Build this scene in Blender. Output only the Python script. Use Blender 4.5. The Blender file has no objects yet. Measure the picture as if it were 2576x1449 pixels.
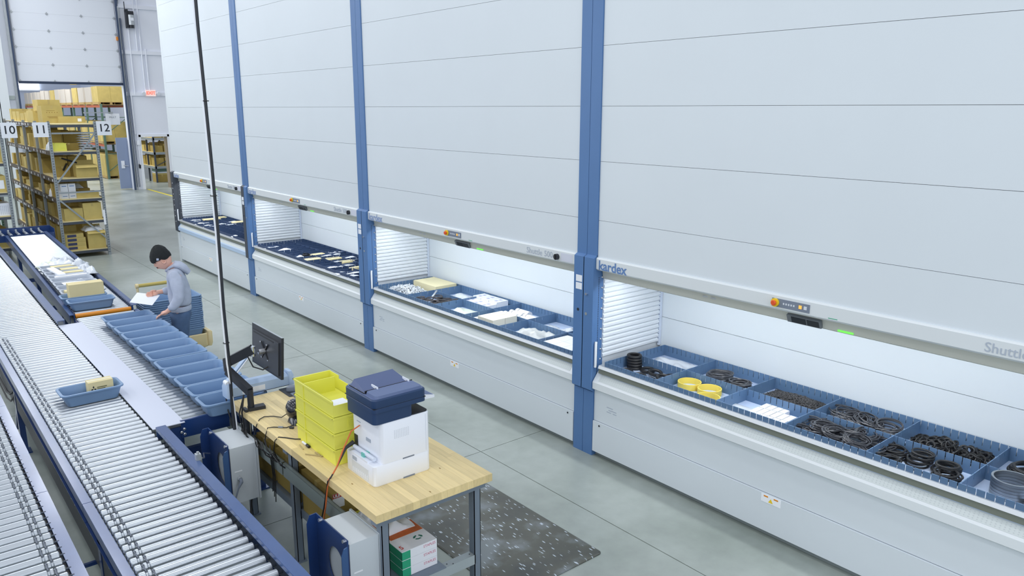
import bpy, bmesh, math, random
from mathutils import Vector, Matrix, Euler, noise

sc = bpy.context.scene
COL = sc.collection
R = math.radians
PI = math.pi

# ------------------------------------------------------------------ camera
F_PX, IMG_W = 1940.7, 2576.0
yaw, pitch, roll = R(39.464), R(13.036), R(0.075)
fw = Vector((math.sin(yaw) * math.cos(pitch), math.cos(yaw) * math.cos(pitch), -math.sin(pitch)))
r0 = Vector((math.cos(yaw), -math.sin(yaw), 0))
u0 = r0.cross(fw)
rt = r0 * math.cos(roll) + u0 * math.sin(roll)
up = u0 * math.cos(roll) - r0 * math.sin(roll)
cam = bpy.data.cameras.new('camera')
cam.sensor_width = 36.0
cam.lens = 36.0 * F_PX / IMG_W
cam.clip_start = 0.05
cam.clip_end = 200
cam_o = bpy.data.objects.new('camera', cam)
COL.objects.link(cam_o)
cam_o.matrix_world = Matrix(((rt.x, up.x, -fw.x, 0), (rt.y, up.y, -fw.y, 0), (rt.z, up.z, -fw.z, 2.9), (0, 0, 0, 1)))
sc.camera = cam_o

# ------------------------------------------------------------------ world and lamps
w = bpy.data.worlds.new('hall_light')
sc.world = w
w.use_nodes = True
bg = w.node_tree.nodes['Background']
bg.inputs[0].default_value = (0.86, 0.91, 1.0, 1)
bg.inputs[1].default_value = 0.62

def area(name, loc, rot, sx, sy, power, color=(1, 1, 1)):
    l = bpy.data.lights.new(name, 'AREA')
    l.shape = 'RECTANGLE'
    l.size, l.size_y = sx, sy
    l.energy = power
    l.color = color
    o = bpy.data.objects.new(name, l)
    COL.objects.link(o)
    o.location = loc
    o.rotation_euler = rot
    return o

for yy in (-3, 3.5, 10, 16.5, 23, 29):
    for xx in (-5.5, -1.2, 2.6):
        area('high_bay_light', (xx, yy, 8.6), (0, 0, 0), 0.5, 2.4, 56 if yy < 12 else 150, (0.95, 0.97, 1.0))
# added fill lights, out of view beside and behind the camera, brightening upright faces
for yy in (1, 11, 21):
    area('side_fill_light', (-9.5, yy, 4.2), (0, R(-90), 0), 3.2, 8.0, 150, (0.90, 0.95, 1.0))
for xx in (-5, 2):
    area('front_fill_light', (xx, -8.5, 4.2), (R(90), 0, 0), 6.0, 3.2, 240, (0.90, 0.95, 1.0))  # added fill from behind the camera, no window modelled
for yy in (35, 42, 49):
    for xx in (2.5, 6.5):
        area('storeroom_light', (xx, yy, 6.6), (0, 0, 0), 0.5, 2.4, 230, (1.0, 0.98, 0.93))

sc.view_settings.view_transform = 'Standard'
sc.view_settings.look = 'None'
sc.view_settings.exposure = 0.06
sc.view_settings.gamma = 1.0
sc.view_settings.use_curve_mapping = False
sc.cycles.use_denoising = True
sc.cycles.max_bounces = 6
sc.cycles.caustics_reflective = False
sc.cycles.caustics_refractive = False

# ------------------------------------------------------------------ helpers
def S(r, g, b):
    def c(v):
        v /= 255.0
        return v / 12.92 if v <= 0.04045 else ((v + 0.055) / 1.055) ** 2.4
    return (c(r), c(g), c(b), 1.0)

MATS = {}
def mat(name, col, rough=0.5, metal=0.0, var=0.0, scale=6.0, bump=0.0, bscale=60.0, emit=None, estr=0.0,
        alpha=1.0, coat=0.0, rnd=0.0, stretch=None, trans=0.0, spec=0.5):
    if name in MATS:
        return MATS[name]
    m = bpy.data.materials.new(name)
    MATS[name] = m
    m.use_nodes = True
    nt = m.node_tree
    p = nt.nodes['Principled BSDF']
    p.inputs['Base Color'].default_value = col
    p.inputs['Roughness'].default_value = rough
    p.inputs['Metallic'].default_value = metal
    p.inputs['Specular IOR Level'].default_value = spec
    if coat:
        p.inputs['Coat Weight'].default_value = coat
        p.inputs['Coat Roughness'].default_value = 0.15
    if trans:
        p.inputs['Transmission Weight'].default_value = trans
    if alpha < 1:
        p.inputs['Alpha'].default_value = alpha
    if emit:
        p.inputs['Emission Color'].default_value = emit
        p.inputs['Emission Strength'].default_value = estr
    vec = None
    if var or bump:
        tc = nt.nodes.new('ShaderNodeTexCoord')
        vec = tc.outputs['Object']
        if stretch:
            mp = nt.nodes.new('ShaderNodeMapping')
            mp.inputs['Scale'].default_value = stretch
            nt.links.new(vec, mp.inputs['Vector'])
            vec = mp.outputs['Vector']
    last = None
    if var:
        n = nt.nodes.new('ShaderNodeTexNoise')
        n.inputs['Scale'].default_value = scale
        n.inputs['Detail'].default_value = 5
        nt.links.new(vec, n.inputs['Vector'])
        rp = nt.nodes.new('ShaderNodeValToRGB')
        rp.color_ramp.elements[0].position = 0.3
        rp.color_ramp.elements[1].position = 0.72
        d = [max(0, c * (1 - var)) for c in col[:3]] + [1]
        b = [min(1, c * (1 + var)) for c in col[:3]] + [1]
        rp.color_ramp.elements[0].color = d
        rp.color_ramp.elements[1].color = b
        nt.links.new(n.outputs['Fac'], rp.inputs['Fac'])
        last = rp.outputs['Color']
    if rnd:
        oi = nt.nodes.new('ShaderNodeObjectInfo')
        hs = nt.nodes.new('ShaderNodeHueSaturation')
        mr = nt.nodes.new('ShaderNodeMapRange')
        mr.inputs['To Min'].default_value = 1 - rnd
        mr.inputs['To Max'].default_value = 1 + rnd
        nt.links.new(oi.outputs['Random'], mr.inputs['Value'])
        nt.links.new(mr.outputs['Result'], hs.inputs['Value'])
        if last:
            nt.links.new(last, hs.inputs['Color'])
        else:
            hs.inputs['Color'].default_value = col
        last = hs.outputs['Color']
    if last:
        nt.links.new(last, p.inputs['Base Color'])
    if bump:
        n2 = nt.nodes.new('ShaderNodeTexNoise')
        n2.inputs['Scale'].default_value = bscale
        n2.inputs['Detail'].default_value = 3
        nt.links.new(vec, n2.inputs['Vector'])
        bp = nt.nodes.new('ShaderNodeBump')
        bp.inputs['Strength'].default_value = bump
        bp.inputs['Distance'].default_value = 0.01
        nt.links.new(n2.outputs['Fac'], bp.inputs['Height'])
        nt.links.new(bp.outputs['Normal'], p.inputs['Normal'])
    return m

def wloc(o):
    v = Vector((0, 0, 0))
    while o is not None:
        v += o.location
        o = o.parent
    return v

def link(o, parent=None, loc=None):
    COL.objects.link(o)
    if parent is not None:
        o.parent = parent
    if loc is not None:
        o.location = loc
    return o

class MB:
    def __init__(s):
        s.v, s.f, s.m = [], [], []
        s.mi = 0
    def add(s, vs, fs):
        b = len(s.v)
        s.v += [tuple(p) for p in vs]
        s.f += [tuple(i + b for i in q) for q in fs]
        s.m += [s.mi] * len(fs)
        return s
    def box(s, x0, x1, y0, y1, z0, z1):
        return s.add([(x0, y0, z0), (x1, y0, z0), (x1, y1, z0), (x0, y1, z0), (x0, y0, z1), (x1, y0, z1), (x1, y1, z1), (x0, y1, z1)],
                     [(0, 3, 2, 1), (4, 5, 6, 7), (0, 1, 5, 4), (1, 2, 6, 5), (2, 3, 7, 6), (3, 0, 4, 7)])
    def obox(s, c, sz, M):
        hx, hy, hz = sz[0] / 2, sz[1] / 2, sz[2] / 2
        c = Vector(c)
        vs = [c + M @ Vector((x, y, z)) for z in (-hz, hz) for x, y in ((-hx, -hy), (hx, -hy), (hx, hy), (-hx, hy))]
        return s.add(vs, [(0, 3, 2, 1), (4, 5, 6, 7), (0, 1, 5, 4), (1, 2, 6, 5), (2, 3, 7, 6), (3, 0, 4, 7)])
    def bar(s, a, b, wd, ht, upv=(0, 0, 1)):
        a, b = Vector(a), Vector(b)
        d = (b - a)
        L = d.length
        d.normalize()
        u = Vector(upv)
        sd = d.cross(u)
        if sd.length < 1e-5:
            sd = d.cross(Vector((1, 0, 0)))
        sd.normalize()
        u = sd.cross(d)
        M = Matrix((sd, d, u)).transposed()
        return s.obox((a + b) / 2, (wd, L, ht), M)
    def loft(s, loops, cap0=True, cap1=True, closed=True):
        n = len(loops[0])
        vs = [p for l in loops for p in l]
        fs = []
        for k in range(len(loops) - 1):
            for i in range(n if closed else n - 1):
                j = (i + 1) % n
                fs.append((k * n + i, k * n + j, (k + 1) * n + j, (k + 1) * n + i))
        if cap0:
            fs.append(tuple(reversed(range(n))))
        if cap1:
            fs.append(tuple((len(loops) - 1) * n + i for i in range(n)))
        return s.add(vs, fs)
    def tube(s, pts, r, n=8, closed=False, caps=True, rs=None):
        pts = [Vector(p) for p in pts]
        m = len(pts)
        loops = []
        ref = None
        for i, p in enumerate(pts):
            a = pts[(i - 1) % m] if (closed or i > 0) else p
            b = pts[(i + 1) % m] if (closed or i < m - 1) else p
            t = (b - a)
            t.normalize()
            if ref is None:
                ref = Vector((0, 0, 1)) if abs(t.z) < 0.9 else Vector((1, 0, 0))
            sd = t.cross(ref)
            sd.normalize()
            ref = sd.cross(t)
            rr_ = rs[i] if rs else r
            loops.append([p + (sd * math.cos(2 * PI * k / n) + ref * math.sin(2 * PI * k / n)) * rr_ for k in range(n)])
        if closed:
            loops.append(loops[0])
            return s.loft(loops, False, False)
        return s.loft(loops, caps, caps)
    def cyl(s, a, b, r, n=12, r2=None):
        return s.tube([a, b], r, n, rs=[r, r if r2 is None else r2])
    def prism_y(s, prof, y0, y1):
        l0 = [(x, y0, z) for x, z in prof]
        l1 = [(x, y1, z) for x, z in prof]
        return s.loft([l0, l1])
    def torus(s, c, Rr, r, n=20, m=8, M=None, zs=1.0):
        M = M or Matrix.Identity(3)
        c = Vector(c)
        loops = []
        for i in range(n):
            a = 2 * PI * i / n
            loops.append([c + M @ Vector(((Rr + r * math.cos(b)) * math.cos(a), (Rr + r * math.cos(b)) * math.sin(a), zs * r * math.sin(b)))
                          for b in [2 * PI * k / m for k in range(m)]])
        loops.append(loops[0])
        return s.loft(loops, False, False)
    def shift(s, d):
        s.v = [(p[0] + d[0], p[1] + d[1], p[2] + d[2]) for p in s.v]
        return s
    def mesh(s, name, mats, smooth=False):
        me = bpy.data.meshes.new(name)
        me.from_pydata(s.v, [], s.f)
        if not isinstance(mats, (list, tuple)):
            mats = [mats]
        for m in mats:
            me.materials.append(m)
        if len(mats) > 1:
            me.polygons.foreach_set('material_index', s.m)
        bm = bmesh.new()
        bm.from_mesh(me)
        bmesh.ops.recalc_face_normals(bm, faces=bm.faces)
        bm.to_mesh(me)
        bm.free()
        if smooth:
            me.shade_smooth()
            me.set_sharp_from_angle(angle=R(38))
        me.update()
        return me
    def build(s, name, mats, parent=None, loc=None, smooth=False):
        """coordinates are local to the parent (plus loc)"""
        o = bpy.data.objects.new(name, s.mesh(name, mats, smooth))
        return link(o, parent, loc)
    def buildw(s, name, mats, parent=None, smooth=False):
        """coordinates are world; parents are not rotated"""
        if parent is not None:
            s.shift(-wloc(parent))
        return s.build(name, mats, parent, None, smooth)

def rr(cx, cy, hx, hy, r, z, seg=4):
    out = []
    for qx, qy, a0 in ((1, 1, 0), (-1, 1, 90), (-1, -1, 180), (1, -1, 270)):
        for k in range(seg + 1):
            a = R(a0 + 90.0 * k / seg)
            out.append((cx + qx * (hx - r) + r * math.cos(a), cy + qy * (hy - r) + r * math.sin(a), z))
    return out

def tag(o, label, cat, group=None, kind=None):
    if label:
        o['label'] = label
    if cat:
        o['category'] = cat
    if group:
        o['group'] = group
    if kind:
        o['kind'] = kind
    return o

def thing(name, label, cat, loc=(0, 0, 0), rz=0.0, group=None, kind=None):
    o = bpy.data.objects.new(name, None)
    o.empty_display_size = 0.1
    COL.objects.link(o)
    o.location = loc
    o.rotation_euler = (0, 0, rz)
    return tag(o, label, cat, group, kind)

def inst(me, name, parent=None, loc=(0, 0, 0), rot=(0, 0, 0), scale=None):
    o = bpy.data.objects.new(name, me)
    link(o, parent, loc)
    o.rotation_euler = rot
    if scale is not None:
        o.scale = scale
    return o

def copy_tree(o, parent=None):
    c = o.copy()
    COL.objects.link(c)
    if parent is not None:
        c.parent = parent
    for ch in list(o.children):
        k = copy_tree(ch, c)
    return c

_TX = {}
def text_mesh(body, size, m, bold=0.0, align='LEFT', depth=0.0006):
    key = (body, size, m.name, bold, align)
    if key in _TX:
        return _TX[key]
    cu = bpy.data.curves.new('lettering', 'FONT')
    cu.body = body
    cu.size = size
    cu.align_x = align
    cu.align_y = 'CENTER'
    cu.offset = bold
    cu.extrude = depth
    cu.resolution_u = 3
    o = bpy.data.objects.new('lettering_tmp', cu)
    COL.objects.link(o)
    dg = bpy.context.evaluated_depsgraph_get()
    me = bpy.data.meshes.new_from_object(o.evaluated_get(dg))
    COL.objects.unlink(o)
    bpy.data.objects.remove(o)
    me.name = 'lettering'
    me.materials.clear()
    me.materials.append(m)
    _TX[key] = me
    return me

FACE_MX = Euler((R(90), 0, R(-90)))   # text facing -X, reading towards -Y
FACE_MY = Euler((R(90), 0, 0))        # text facing -Y, reading towards +X
def text(body, size, m, parent, wpos, rot, name='lettering', **k):
    o = bpy.data.objects.new(name, text_mesh(body, size, m, **k))
    link(o, parent)
    o.location = Vector(wpos) - (wloc(parent) if parent else Vector())
    o.rotation_euler = rot
    return o

# ------------------------------------------------------------------ materials
M_PANEL = mat('panel_paint', S(214, 222, 228), 0.42, var=0.015, scale=1.2)
M_PANEL2 = mat('panel_paint_ledge', S(224, 230, 233), 0.4)
M_FASCIA = mat('fascia_paint', S(216, 222, 225), 0.4)
M_SEAM = mat('seam_dark', S(168, 178, 188), 0.7)
M_BLUECOL = mat('column_blue', S(82, 120, 170), 0.42, var=0.03, scale=3)
M_CHAR = mat('column_charcoal', S(66, 72, 82), 0.5)
M_SLAT = mat('slat_paint', S(222, 228, 234), 0.35)
M_GALV = mat('galvanised', S(186, 192, 196), 0.38, 0.75, var=0.06, scale=8)
M_SILVER = mat('silver_rail', S(205, 210, 214), 0.35, 0.5)
M_PLINTH = mat('plinth_grey', S(140, 150, 152), 0.5)
M_GAP = mat('gap_olive', S(120, 126, 116), 0.7)
M_DARK = mat('dark_plastic', S(34, 38, 46), 0.45)
M_BLACK = mat('black_rubber', S(22, 23, 26), 0.5)
M_LOGO = mat('logo_blue', S(96, 130, 180), 0.5)
M_LOGO2 = mat('logo_pale_blue', S(136, 156, 196), 0.5)
M_LIP = mat('lip_beige', S(196, 198, 190), 0.55)
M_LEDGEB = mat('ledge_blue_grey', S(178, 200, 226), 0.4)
M_GREYTXT = mat('grey_lettering', S(172, 182, 196), 0.5)
M_TRAY = mat('tray_blue', S(88, 117, 150), 0.4, var=0.03, scale=4)
M_TRAYF = mat('tray_floor', S(180, 196, 222), 0.5)
M_TRAYD = mat('tray_dark_blue', S(56, 76, 110), 0.45)
M_NAVY = mat('frame_navy', S(24, 56, 112), 0.3, var=0.06, scale=5, coat=0.4)
M_NAVYTOP = mat('rail_navy_sheen', S(50, 80, 132), 0.3, var=0.08, scale=7, coat=0.25)  # frame navy lightened for rail tops: reflected light put into the colour
M_ROLL = mat('roller_zinc', S(186, 193, 200), 0.3, 0.7, rnd=0.03)
M_ROLLEND = mat('roller_end', S(60, 70, 84), 0.5, 0.4)
M_ORANGE = mat('orange_roller', S(222, 140, 30), 0.45)
M_PLATE = mat('plate_paint', S(206, 212, 228), 0.35)
M_TOTE = mat('tote_blue', S(118, 148, 184), 0.45, var=0.03, scale=5)
M_TOTEG = mat('tote_grey', S(176, 184, 196), 0.5)
M_YEL = mat('bin_yellow', S(230, 228, 94), 0.42, var=0.02, scale=5)
M_CARD = mat('cardboard', S(196, 176, 106), 0.8, var=0.07, scale=7, rnd=0.12)
M_CARDB = mat('cardboard_brown', S(170, 146, 76), 0.8, var=0.07, scale=7, rnd=0.12)
M_CARDL = mat('cardboard_light', S(222, 208, 160), 0.8, var=0.04, scale=6)
M_WHITE = mat('white_plastic', S(234, 238, 246), 0.4)
M_PAPER = mat('paper_white', S(240, 243, 248), 0.7)
M_BAG = mat('clear_bag', S(206, 212, 220), 0.25, bump=0.5, bscale=25)
M_PRBLUE = mat('printer_navy', S(32, 58, 96), 0.45)
M_PRTOP = mat('printer_slate', S(92, 108, 146), 0.5)
M_STEEL = mat('bench_grey', S(122, 134, 148), 0.4, 0.2, var=0.05, scale=5)
M_SCREW = mat('screw_chrome', S(225, 228, 232), 0.2, 0.9)
M_EBOX = mat('enclosure_grey', S(200, 208, 214), 0.45)
M_POST = mat('rack_post_grey', S(148, 156, 160), 0.5, 0.3)
M_BEAM = mat('rack_beam_brown', S(82, 72, 62), 0.6, 0.2)
M_BOARD = mat('particle_board', S(222, 206, 152), 0.8, var=0.05, scale=9)
M_SKIN = mat('skin', S(226, 176, 156), 0.5)
M_TAGW = mat('tag_white', S(232, 236, 242), 0.6)
M_GREENP = mat('rack_green', S(88, 118, 104), 0.5)
M_ORBEAM = mat('rack_orange', S(196, 104, 66), 0.5)
M_CREAM = mat('cart_cream', S(226, 208, 160), 0.5)
M_WALL = mat('wall_white', S(232, 236, 246), 0.55, var=0.02, scale=0.7)
M_WALLG = mat('wall_grey_green', S(190, 200, 196), 0.6, var=0.02, scale=0.7)
M_DOORP = mat('door_panel_white', S(228, 233, 242), 0.5)
M_RED = mat('red_mark', S(200, 60, 50), 0.5)
M_GREEN = mat('green_mark', S(40, 160, 120), 0.5)
M_INK = mat('black_ink', S(30, 36, 44), 0.6)

# ------------------------------------------------------------------ floor
def floor_mat():
    m = bpy.data.materials.new('polished_concrete')
    m.use_nodes = True
    nt = m.node_tree
    p = nt.nodes['Principled BSDF']
    geo = nt.nodes.new('ShaderNodeNewGeometry')
    n1 = nt.nodes.new('ShaderNodeTexNoise')
    n1.inputs['Scale'].default_value = 0.9
    n1.inputs['Detail'].default_value = 7
    n2 = nt.nodes.new('ShaderNodeTexNoise')
    n2.inputs['Scale'].default_value = 9
    n2.inputs['Detail'].default_value = 6
    for n in (n1, n2):
        nt.links.new(geo.outputs['Position'], n.inputs['Vector'])
    rp = nt.nodes.new('ShaderNodeValToRGB')
    rp.color_ramp.elements[0].position = 0.34
    rp.color_ramp.elements[0].color = S(132, 141, 135)
    rp.color_ramp.elements[1].position = 0.66
    rp.color_ramp.elements[1].color = S(158, 166, 162)
    nt.links.new(n1.outputs['Fac'], rp.inputs['Fac'])
    mx = nt.nodes.new('ShaderNodeMixRGB')
    mx.blend_type = 'OVERLAY'
    mx.inputs['Fac'].default_value = 0.16
    nt.links.new(rp.outputs['Color'], mx.inputs['Color1'])
    nt.links.new(n2.outputs['Fac'], mx.inputs['Color2'])
    nt.links.new(mx.outputs['Color'], p.inputs['Base Color'])
    mr = nt.nodes.new('ShaderNodeMapRange')
    mr.inputs['To Min'].default_value = 0.24
    mr.inputs['To Max'].default_value = 0.42
    nt.links.new(n1.outputs['Fac'], mr.inputs['Value'])
    nt.links.new(mr.outputs['Result'], p.inputs['Roughness'])
    p.inputs['Specular IOR Level'].default_value = 0.55
    return m
M_FLOOR = floor_mat()
M_JOINT = mat('joint_olive', S(120, 126, 98), 0.8)
fl = MB().box(-12, 19, -8, 66, -0.2, -0.006).build('floor', M_JOINT)
tag(fl, 'greenish grey polished concrete floor slab with saw cut joints', None, kind='structure')
xs = [-12, -6.757, -3.257, 0.243, 3.743, 7.243, 10.743, 19]
ys = [-8, -2.03, 1.47, 4.97, 8.47, 11.97, 15.47, 18.97, 22.47, 25.97, 30.9, 36, 41, 46, 66]
for i in range(len(xs) - 1):
    for j in range(len(ys) - 1):
        MB().box(xs[i] + .0035, xs[i + 1] - .0035, ys[j] + .0035, ys[j + 1] - .0035, -0.05, 0.0).buildw('slab', M_FLOOR, fl)
M_YLINE = mat('floor_yellow_line', S(222, 206, 70), 0.5, var=0.08, scale=6)
tag(MB().box(7.76, 7.86, 27.0, 30.75, 0, 0.002).build('trim_1', M_YLINE), 'yellow line painted on the floor before the doorway', None, kind='structure')

# ------------------------------------------------------------------ back wall with overhead door and walk door
YB = 30.8
wb = MB()
wb.box(3.5, 4.15, YB, YB + .25, 0, 9)
wb.box(-12, 3.5, YB, YB + .25, 0, 9)
wb.box(4.15, 7.36, YB + .12, YB + .25, 3.78, 9)
wb.box(7.36, 7.72, YB, YB + .25, 0, 9)
wb.box(7.72, 8.72, YB, YB + .25, 1.92, 9)
wb.box(8.72, 14, YB, YB + .25, 0, 9)
wob = wb.build('wall_back', M_WALL)
tag(wob, 'white metal clad back wall with an overhead door and a walk door', None, kind='structure')
for zz in (6.35, 4.80, 3.36):
    MB().box(7.40, 14, YB - .06, YB, zz, zz + .13).buildw('girt', M_WALL, wob)
for zz in (3.2,):
    MB().box(2.5, 4.0, YB - .05, YB, zz, zz + .12).buildw('girt', M_WALLG, wob)
MB().box(-3, 3.52, YB - .03, YB, 0, 3.2).buildw('lower_panel', M_WALLG, wob)
for (px, z0, z1) in ((7.72, 3.4, 6.0), (7.95, 4.9, 7.0), (8.08, 3.45, 7.0), (7.58, 2.0, 3.36), (7.66, 0.9, 2.0), (8.22, 3.45, 5.0)):
    MB().cyl((px, YB - .05, z0), (px, YB - .05, z1), 0.022, 8).buildw('conduit', M_WALL, wob, True)
MB().box(7.60, 7.70, YB - .09, YB, 1.62, 1.78).buildw('junction_box', M_WHITE, wob)
MB().box(7.60, 7.66, YB - .05, YB, 0.78, 0.92).buildw('switch_plate', M_DARK, wob)
# steel column left of the overhead door
cl = MB()
cl.box(3.50, 3.78, YB - .50, YB - .48, 0, 9); cl.box(3.50, 3.78, YB - .22, YB - .2, 0, 9); cl.box(3.63, 3.65, YB - .48, YB - .22, 0, 9)
cl.box(3.50, 3.52, YB - .5, YB - .2, 0, 9)
tag(cl.build('trim_2', mat('column_white', S(214, 220, 224), 0.5)), 'white steel building column beside the overhead door', None, kind='structure')

# overhead sectional door, half raised
dr = thing('door_1', 'white overhead sectional door raised above the storeroom opening', None, (5.75, YB, 3.75), kind='structure')
pz = 3.80
while pz < 8.0:
    MB().box(4.20, 7.34, YB + .02, YB + .08, pz, pz + .544).buildw('panel', M_DOORP, dr)
    for hx in (4.24, 5.24, 6.27, 7.30):
        MB().box(hx - .04, hx + .04, YB + .005, YB + .03, pz - .012, pz + .012).buildw('hinge', M_GALV, dr)
        MB().box(hx - .012, hx + .012, YB + .0, YB + .03, pz - .04, pz + .05).buildw('hinge', M_GALV, dr)
    pz += 0.546
MB().box(4.18, 7.36, YB - .01, YB + .08, 3.72, 3.797).buildw('bottom_seal', mat('seal_blueblack', S(44, 58, 84), 0.5), dr)
MB().box(7.30, 7.36, YB - .02, YB + .015, 5.25, 5.37).buildw('warning_sticker', mat('sticker_orange', S(240, 150, 60), 0.5), dr)
M_TRACK = mat('track_navy_grey', S(70, 84, 110), 0.4, 0.4)
for x0 in (4.10, 7.36):
    t = MB().box(x0, x0 + .05, YB - .10, YB - .02, 0, 7.0)
    t.buildw('track', M_TRACK, dr)
    MB().box(x0 + (-.07 if x0 < 5 else .05), x0 + (0 if x0 < 5 else .12), YB - .05, YB, 0, 7.0).buildw('track_angle', M_GALV, dr)
MB().tube([(7.40, YB - .06, 6.4), (7.42, YB - .1, 6.6), (7.5, YB - .4, 6.75), (7.6, YB - 1.2, 6.8)], 0.04, 8).buildw('track_curve', M_TRACK, dr, True)
for k, cx_ in enumerate((7.46, 7.52, 7.55)):
    MB().cyl((cx_, YB - .08, 0.1), (7.46 + .1 * k * .2, YB - .08, 6.0), 0.008, 6).buildw('hoist_cable', M_TRACK, dr)

op = thing('door_opener', 'black and silver motor opener mounted high beside the overhead door', 'door opener', (7.75, YB - .12, 6.0))
MB().box(-.10, -.03, -.12, .10, -.32, .30).build('mount_plate', M_DARK, op)
MB().cyl((0.05, -.05, -.22), (0.05, -.05, .12), 0.11, 14).build('motor', M_GALV, op, smooth=True)
MB().box(-.03, .14, -.14, .05, .12, .24).build('gearbox', M_DARK, op)
MB().cyl((0.05, -.05, -.32), (0.05, -.05, -.22), 0.09, 14).build('end_bell', M_DARK, op, smooth=True)
MB().cyl((-.12, -.06, .2), (-.12, -.06, .55), 0.015, 8).build('chain_guide', M_DARK, op)
MB().box(0.0, .12, -.17, -.13, -.08, .02).build('rating_plate', M_WHITE, op)

ex = thing('exit_sign', 'lit red exit sign with two lamp heads on the white back wall', 'exit sign', (8.24, YB - .08, 3.46))
MB().box(-.17, .17, -.03, .03, -.11, .11).build('housing', mat('exit_face', S(244, 226, 222), 0.5, emit=S(255, 200, 186), estr=0.35), ex)
text('EXIT', 0.15, mat('exit_red', S(246, 130, 112), 0.5, emit=S(255, 120, 96), estr=0.5), ex, (8.24, YB - .115, 3.46), FACE_MY, align='CENTER', bold=0.006)
for sx_ in (-1, 1):
    MB().cyl((sx_ * .25, -.02, .0), (sx_ * .25, -.10, -.02), 0.06, 12).build('lamp_head', M_WHITE, ex, smooth=True)
    MB().box(min(sx_ * .17, sx_ * .25), max(sx_ * .17, sx_ * .25), -.015, .015, -.02, .02).build('arm', M_WHITE, ex)

dw = thing('door_2', 'walk door frame in the back wall opening onto the storeroom', None, (8.22, YB, 0), kind='structure')
MB().box(7.66, 7.76, YB - .04, YB + .25, 0, 1.98).buildw('jamb', M_WHITE, dw)
MB().box(8.68, 8.78, YB - .04, YB + .25, 0, 1.98).buildw('jamb', M_WHITE, dw)
MB().box(7.66, 8.78, YB - .04, YB + .25, 1.90, 2.0).buildw('head', M_WHITE, dw)
MB().box(8.64, 8.68, YB + .02, YB + .3, 0, 1.9).buildw('door_stop', mat('stop_brown', S(140, 128, 110), .6), dw)
lf = MB().box(6.98, 7.70, YB + .28, YB + .33, 0.04, 1.88).buildw('door_leaf', mat('leaf_grey', S(138, 152, 180), 0.45), dw)
MB().box(7.08, 7.19, YB + .255, YB + .28, 0.78, 1.05).buildw('lock_plate', M_WHITE, lf)
MB().cyl((7.14, YB + .24, .88), (7.30, YB + .235, .86), .014, 8).buildw('lever_handle', M_SCREW, lf)

# ------------------------------------------------------------------ storeroom beyond the wall
M_STWALL = mat('storeroom_wall', S(214, 222, 240), 0.6)
tag(MB().box(-12, 19, 64, 64.2, 0, 9).build('wall_storeroom_far', M_STWALL), 'pale far wall of the storeroom', None, kind='structure')
tag(MB().box(12.4, 12.6, 31.1, 64, 0, 9).build('wall_storeroom_right', M_STWALL), 'pale right wall of the storeroom', None, kind='structure')
M_WIN = mat('daylight_pane', S(250, 252, 255), 0.5, emit=(0.9, 0.95, 1, 1), estr=2.2)
wn = thing('window_1', 'bright daylight window high in the storeroom far wall', None, (9.5, 63.9, 5.0), kind='structure')
MB().box(8.55, 9.85, 63.85, 63.98, 4.2, 6.3).buildw('pane', M_WIN, wn)
MB().box(8.45, 9.95, 63.9, 64.0, 4.1, 4.2).buildw('window_frame', M_WHITE, wn)
lt = thing('hanging_light', 'long glowing ceiling light hanging over the storeroom racks', 'ceiling light', (8.6, 47, 4.62))
MB().box(-.75, .75, -.12, .12, 0, .10).build('diffuser', M_WIN, lt)
MB().box(-.78, .78, -.14, .14, .10, .16).build('housing', M_WHITE, lt)
for sx_ in (-.6, .6):
    MB().cyl((sx_, 0, .16), (sx_, 0, 2.2), .008, 6).build('suspension_rod', M_GALV, lt)

# ------------------------------------------------------------------ vertical lift modules
XF, Y0, PER, CW = 4.45, 4.31, 3.742, 0.225
SEAMS = [1.722, 2.033, 2.501, 2.926, 3.376, 3.83, 4.28, 4.73, 5.18, 5.63, 6.1, 6.55]
MN = ['nearest', 'second nearest', 'third nearest', 'farthest']
ME_SLAT = MB().prism_y([(0, 0), (0.74, 0), (0.74, 0.040), (0, 0.040)], -.004, .004)
_s = MB()
_s.loft([[(0, 0.0, 0.0), (0, -.013, .012), (0, -.013, .030), (0, 0.0, .041), (0, .012, .041), (0, .012, 0)],
         [(.735, 0.0, 0.0), (.735, -.013, .012), (.735, -.013, .030), (.735, 0.0, .041), (.735, .012, .041), (.735, .012, 0)]])
ME_SLAT = _s.mesh('slat', M_SLAT, True)
ME_BOLT = MB().tube([(0, 0, 0), (0, -.006, 0), (0, -.011, 0)], 0.008, 10, rs=[.009, .009, .005]).mesh('bolt', M_SCREW, True)
M_CTRL = mat('control_grey', S(120, 130, 146), 0.45)
M_ESTY = mat('estop_yellow', S(240, 206, 40), 0.4)
M_ESTR = mat('estop_red', S(222, 84, 36), 0.4)
M_BTN = mat('button_grey', S(210, 216, 224), 0.4)
M_BTNO = mat('button_amber', S(250, 190, 90), 0.4, emit=S(255, 190, 90), estr=0.4)
M_LED = mat('lamp_tube', S(250, 252, 255), 0.4, emit=(0.92, 0.97, 1, 1), estr=1.5)
M_VENT = mat('vent_strip', S(206, 214, 214), 0.6)
M_GREENLED = mat('green_mark_lamp', S(120, 230, 90), 0.5, emit=S(120, 240, 90), estr=0.6)

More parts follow.
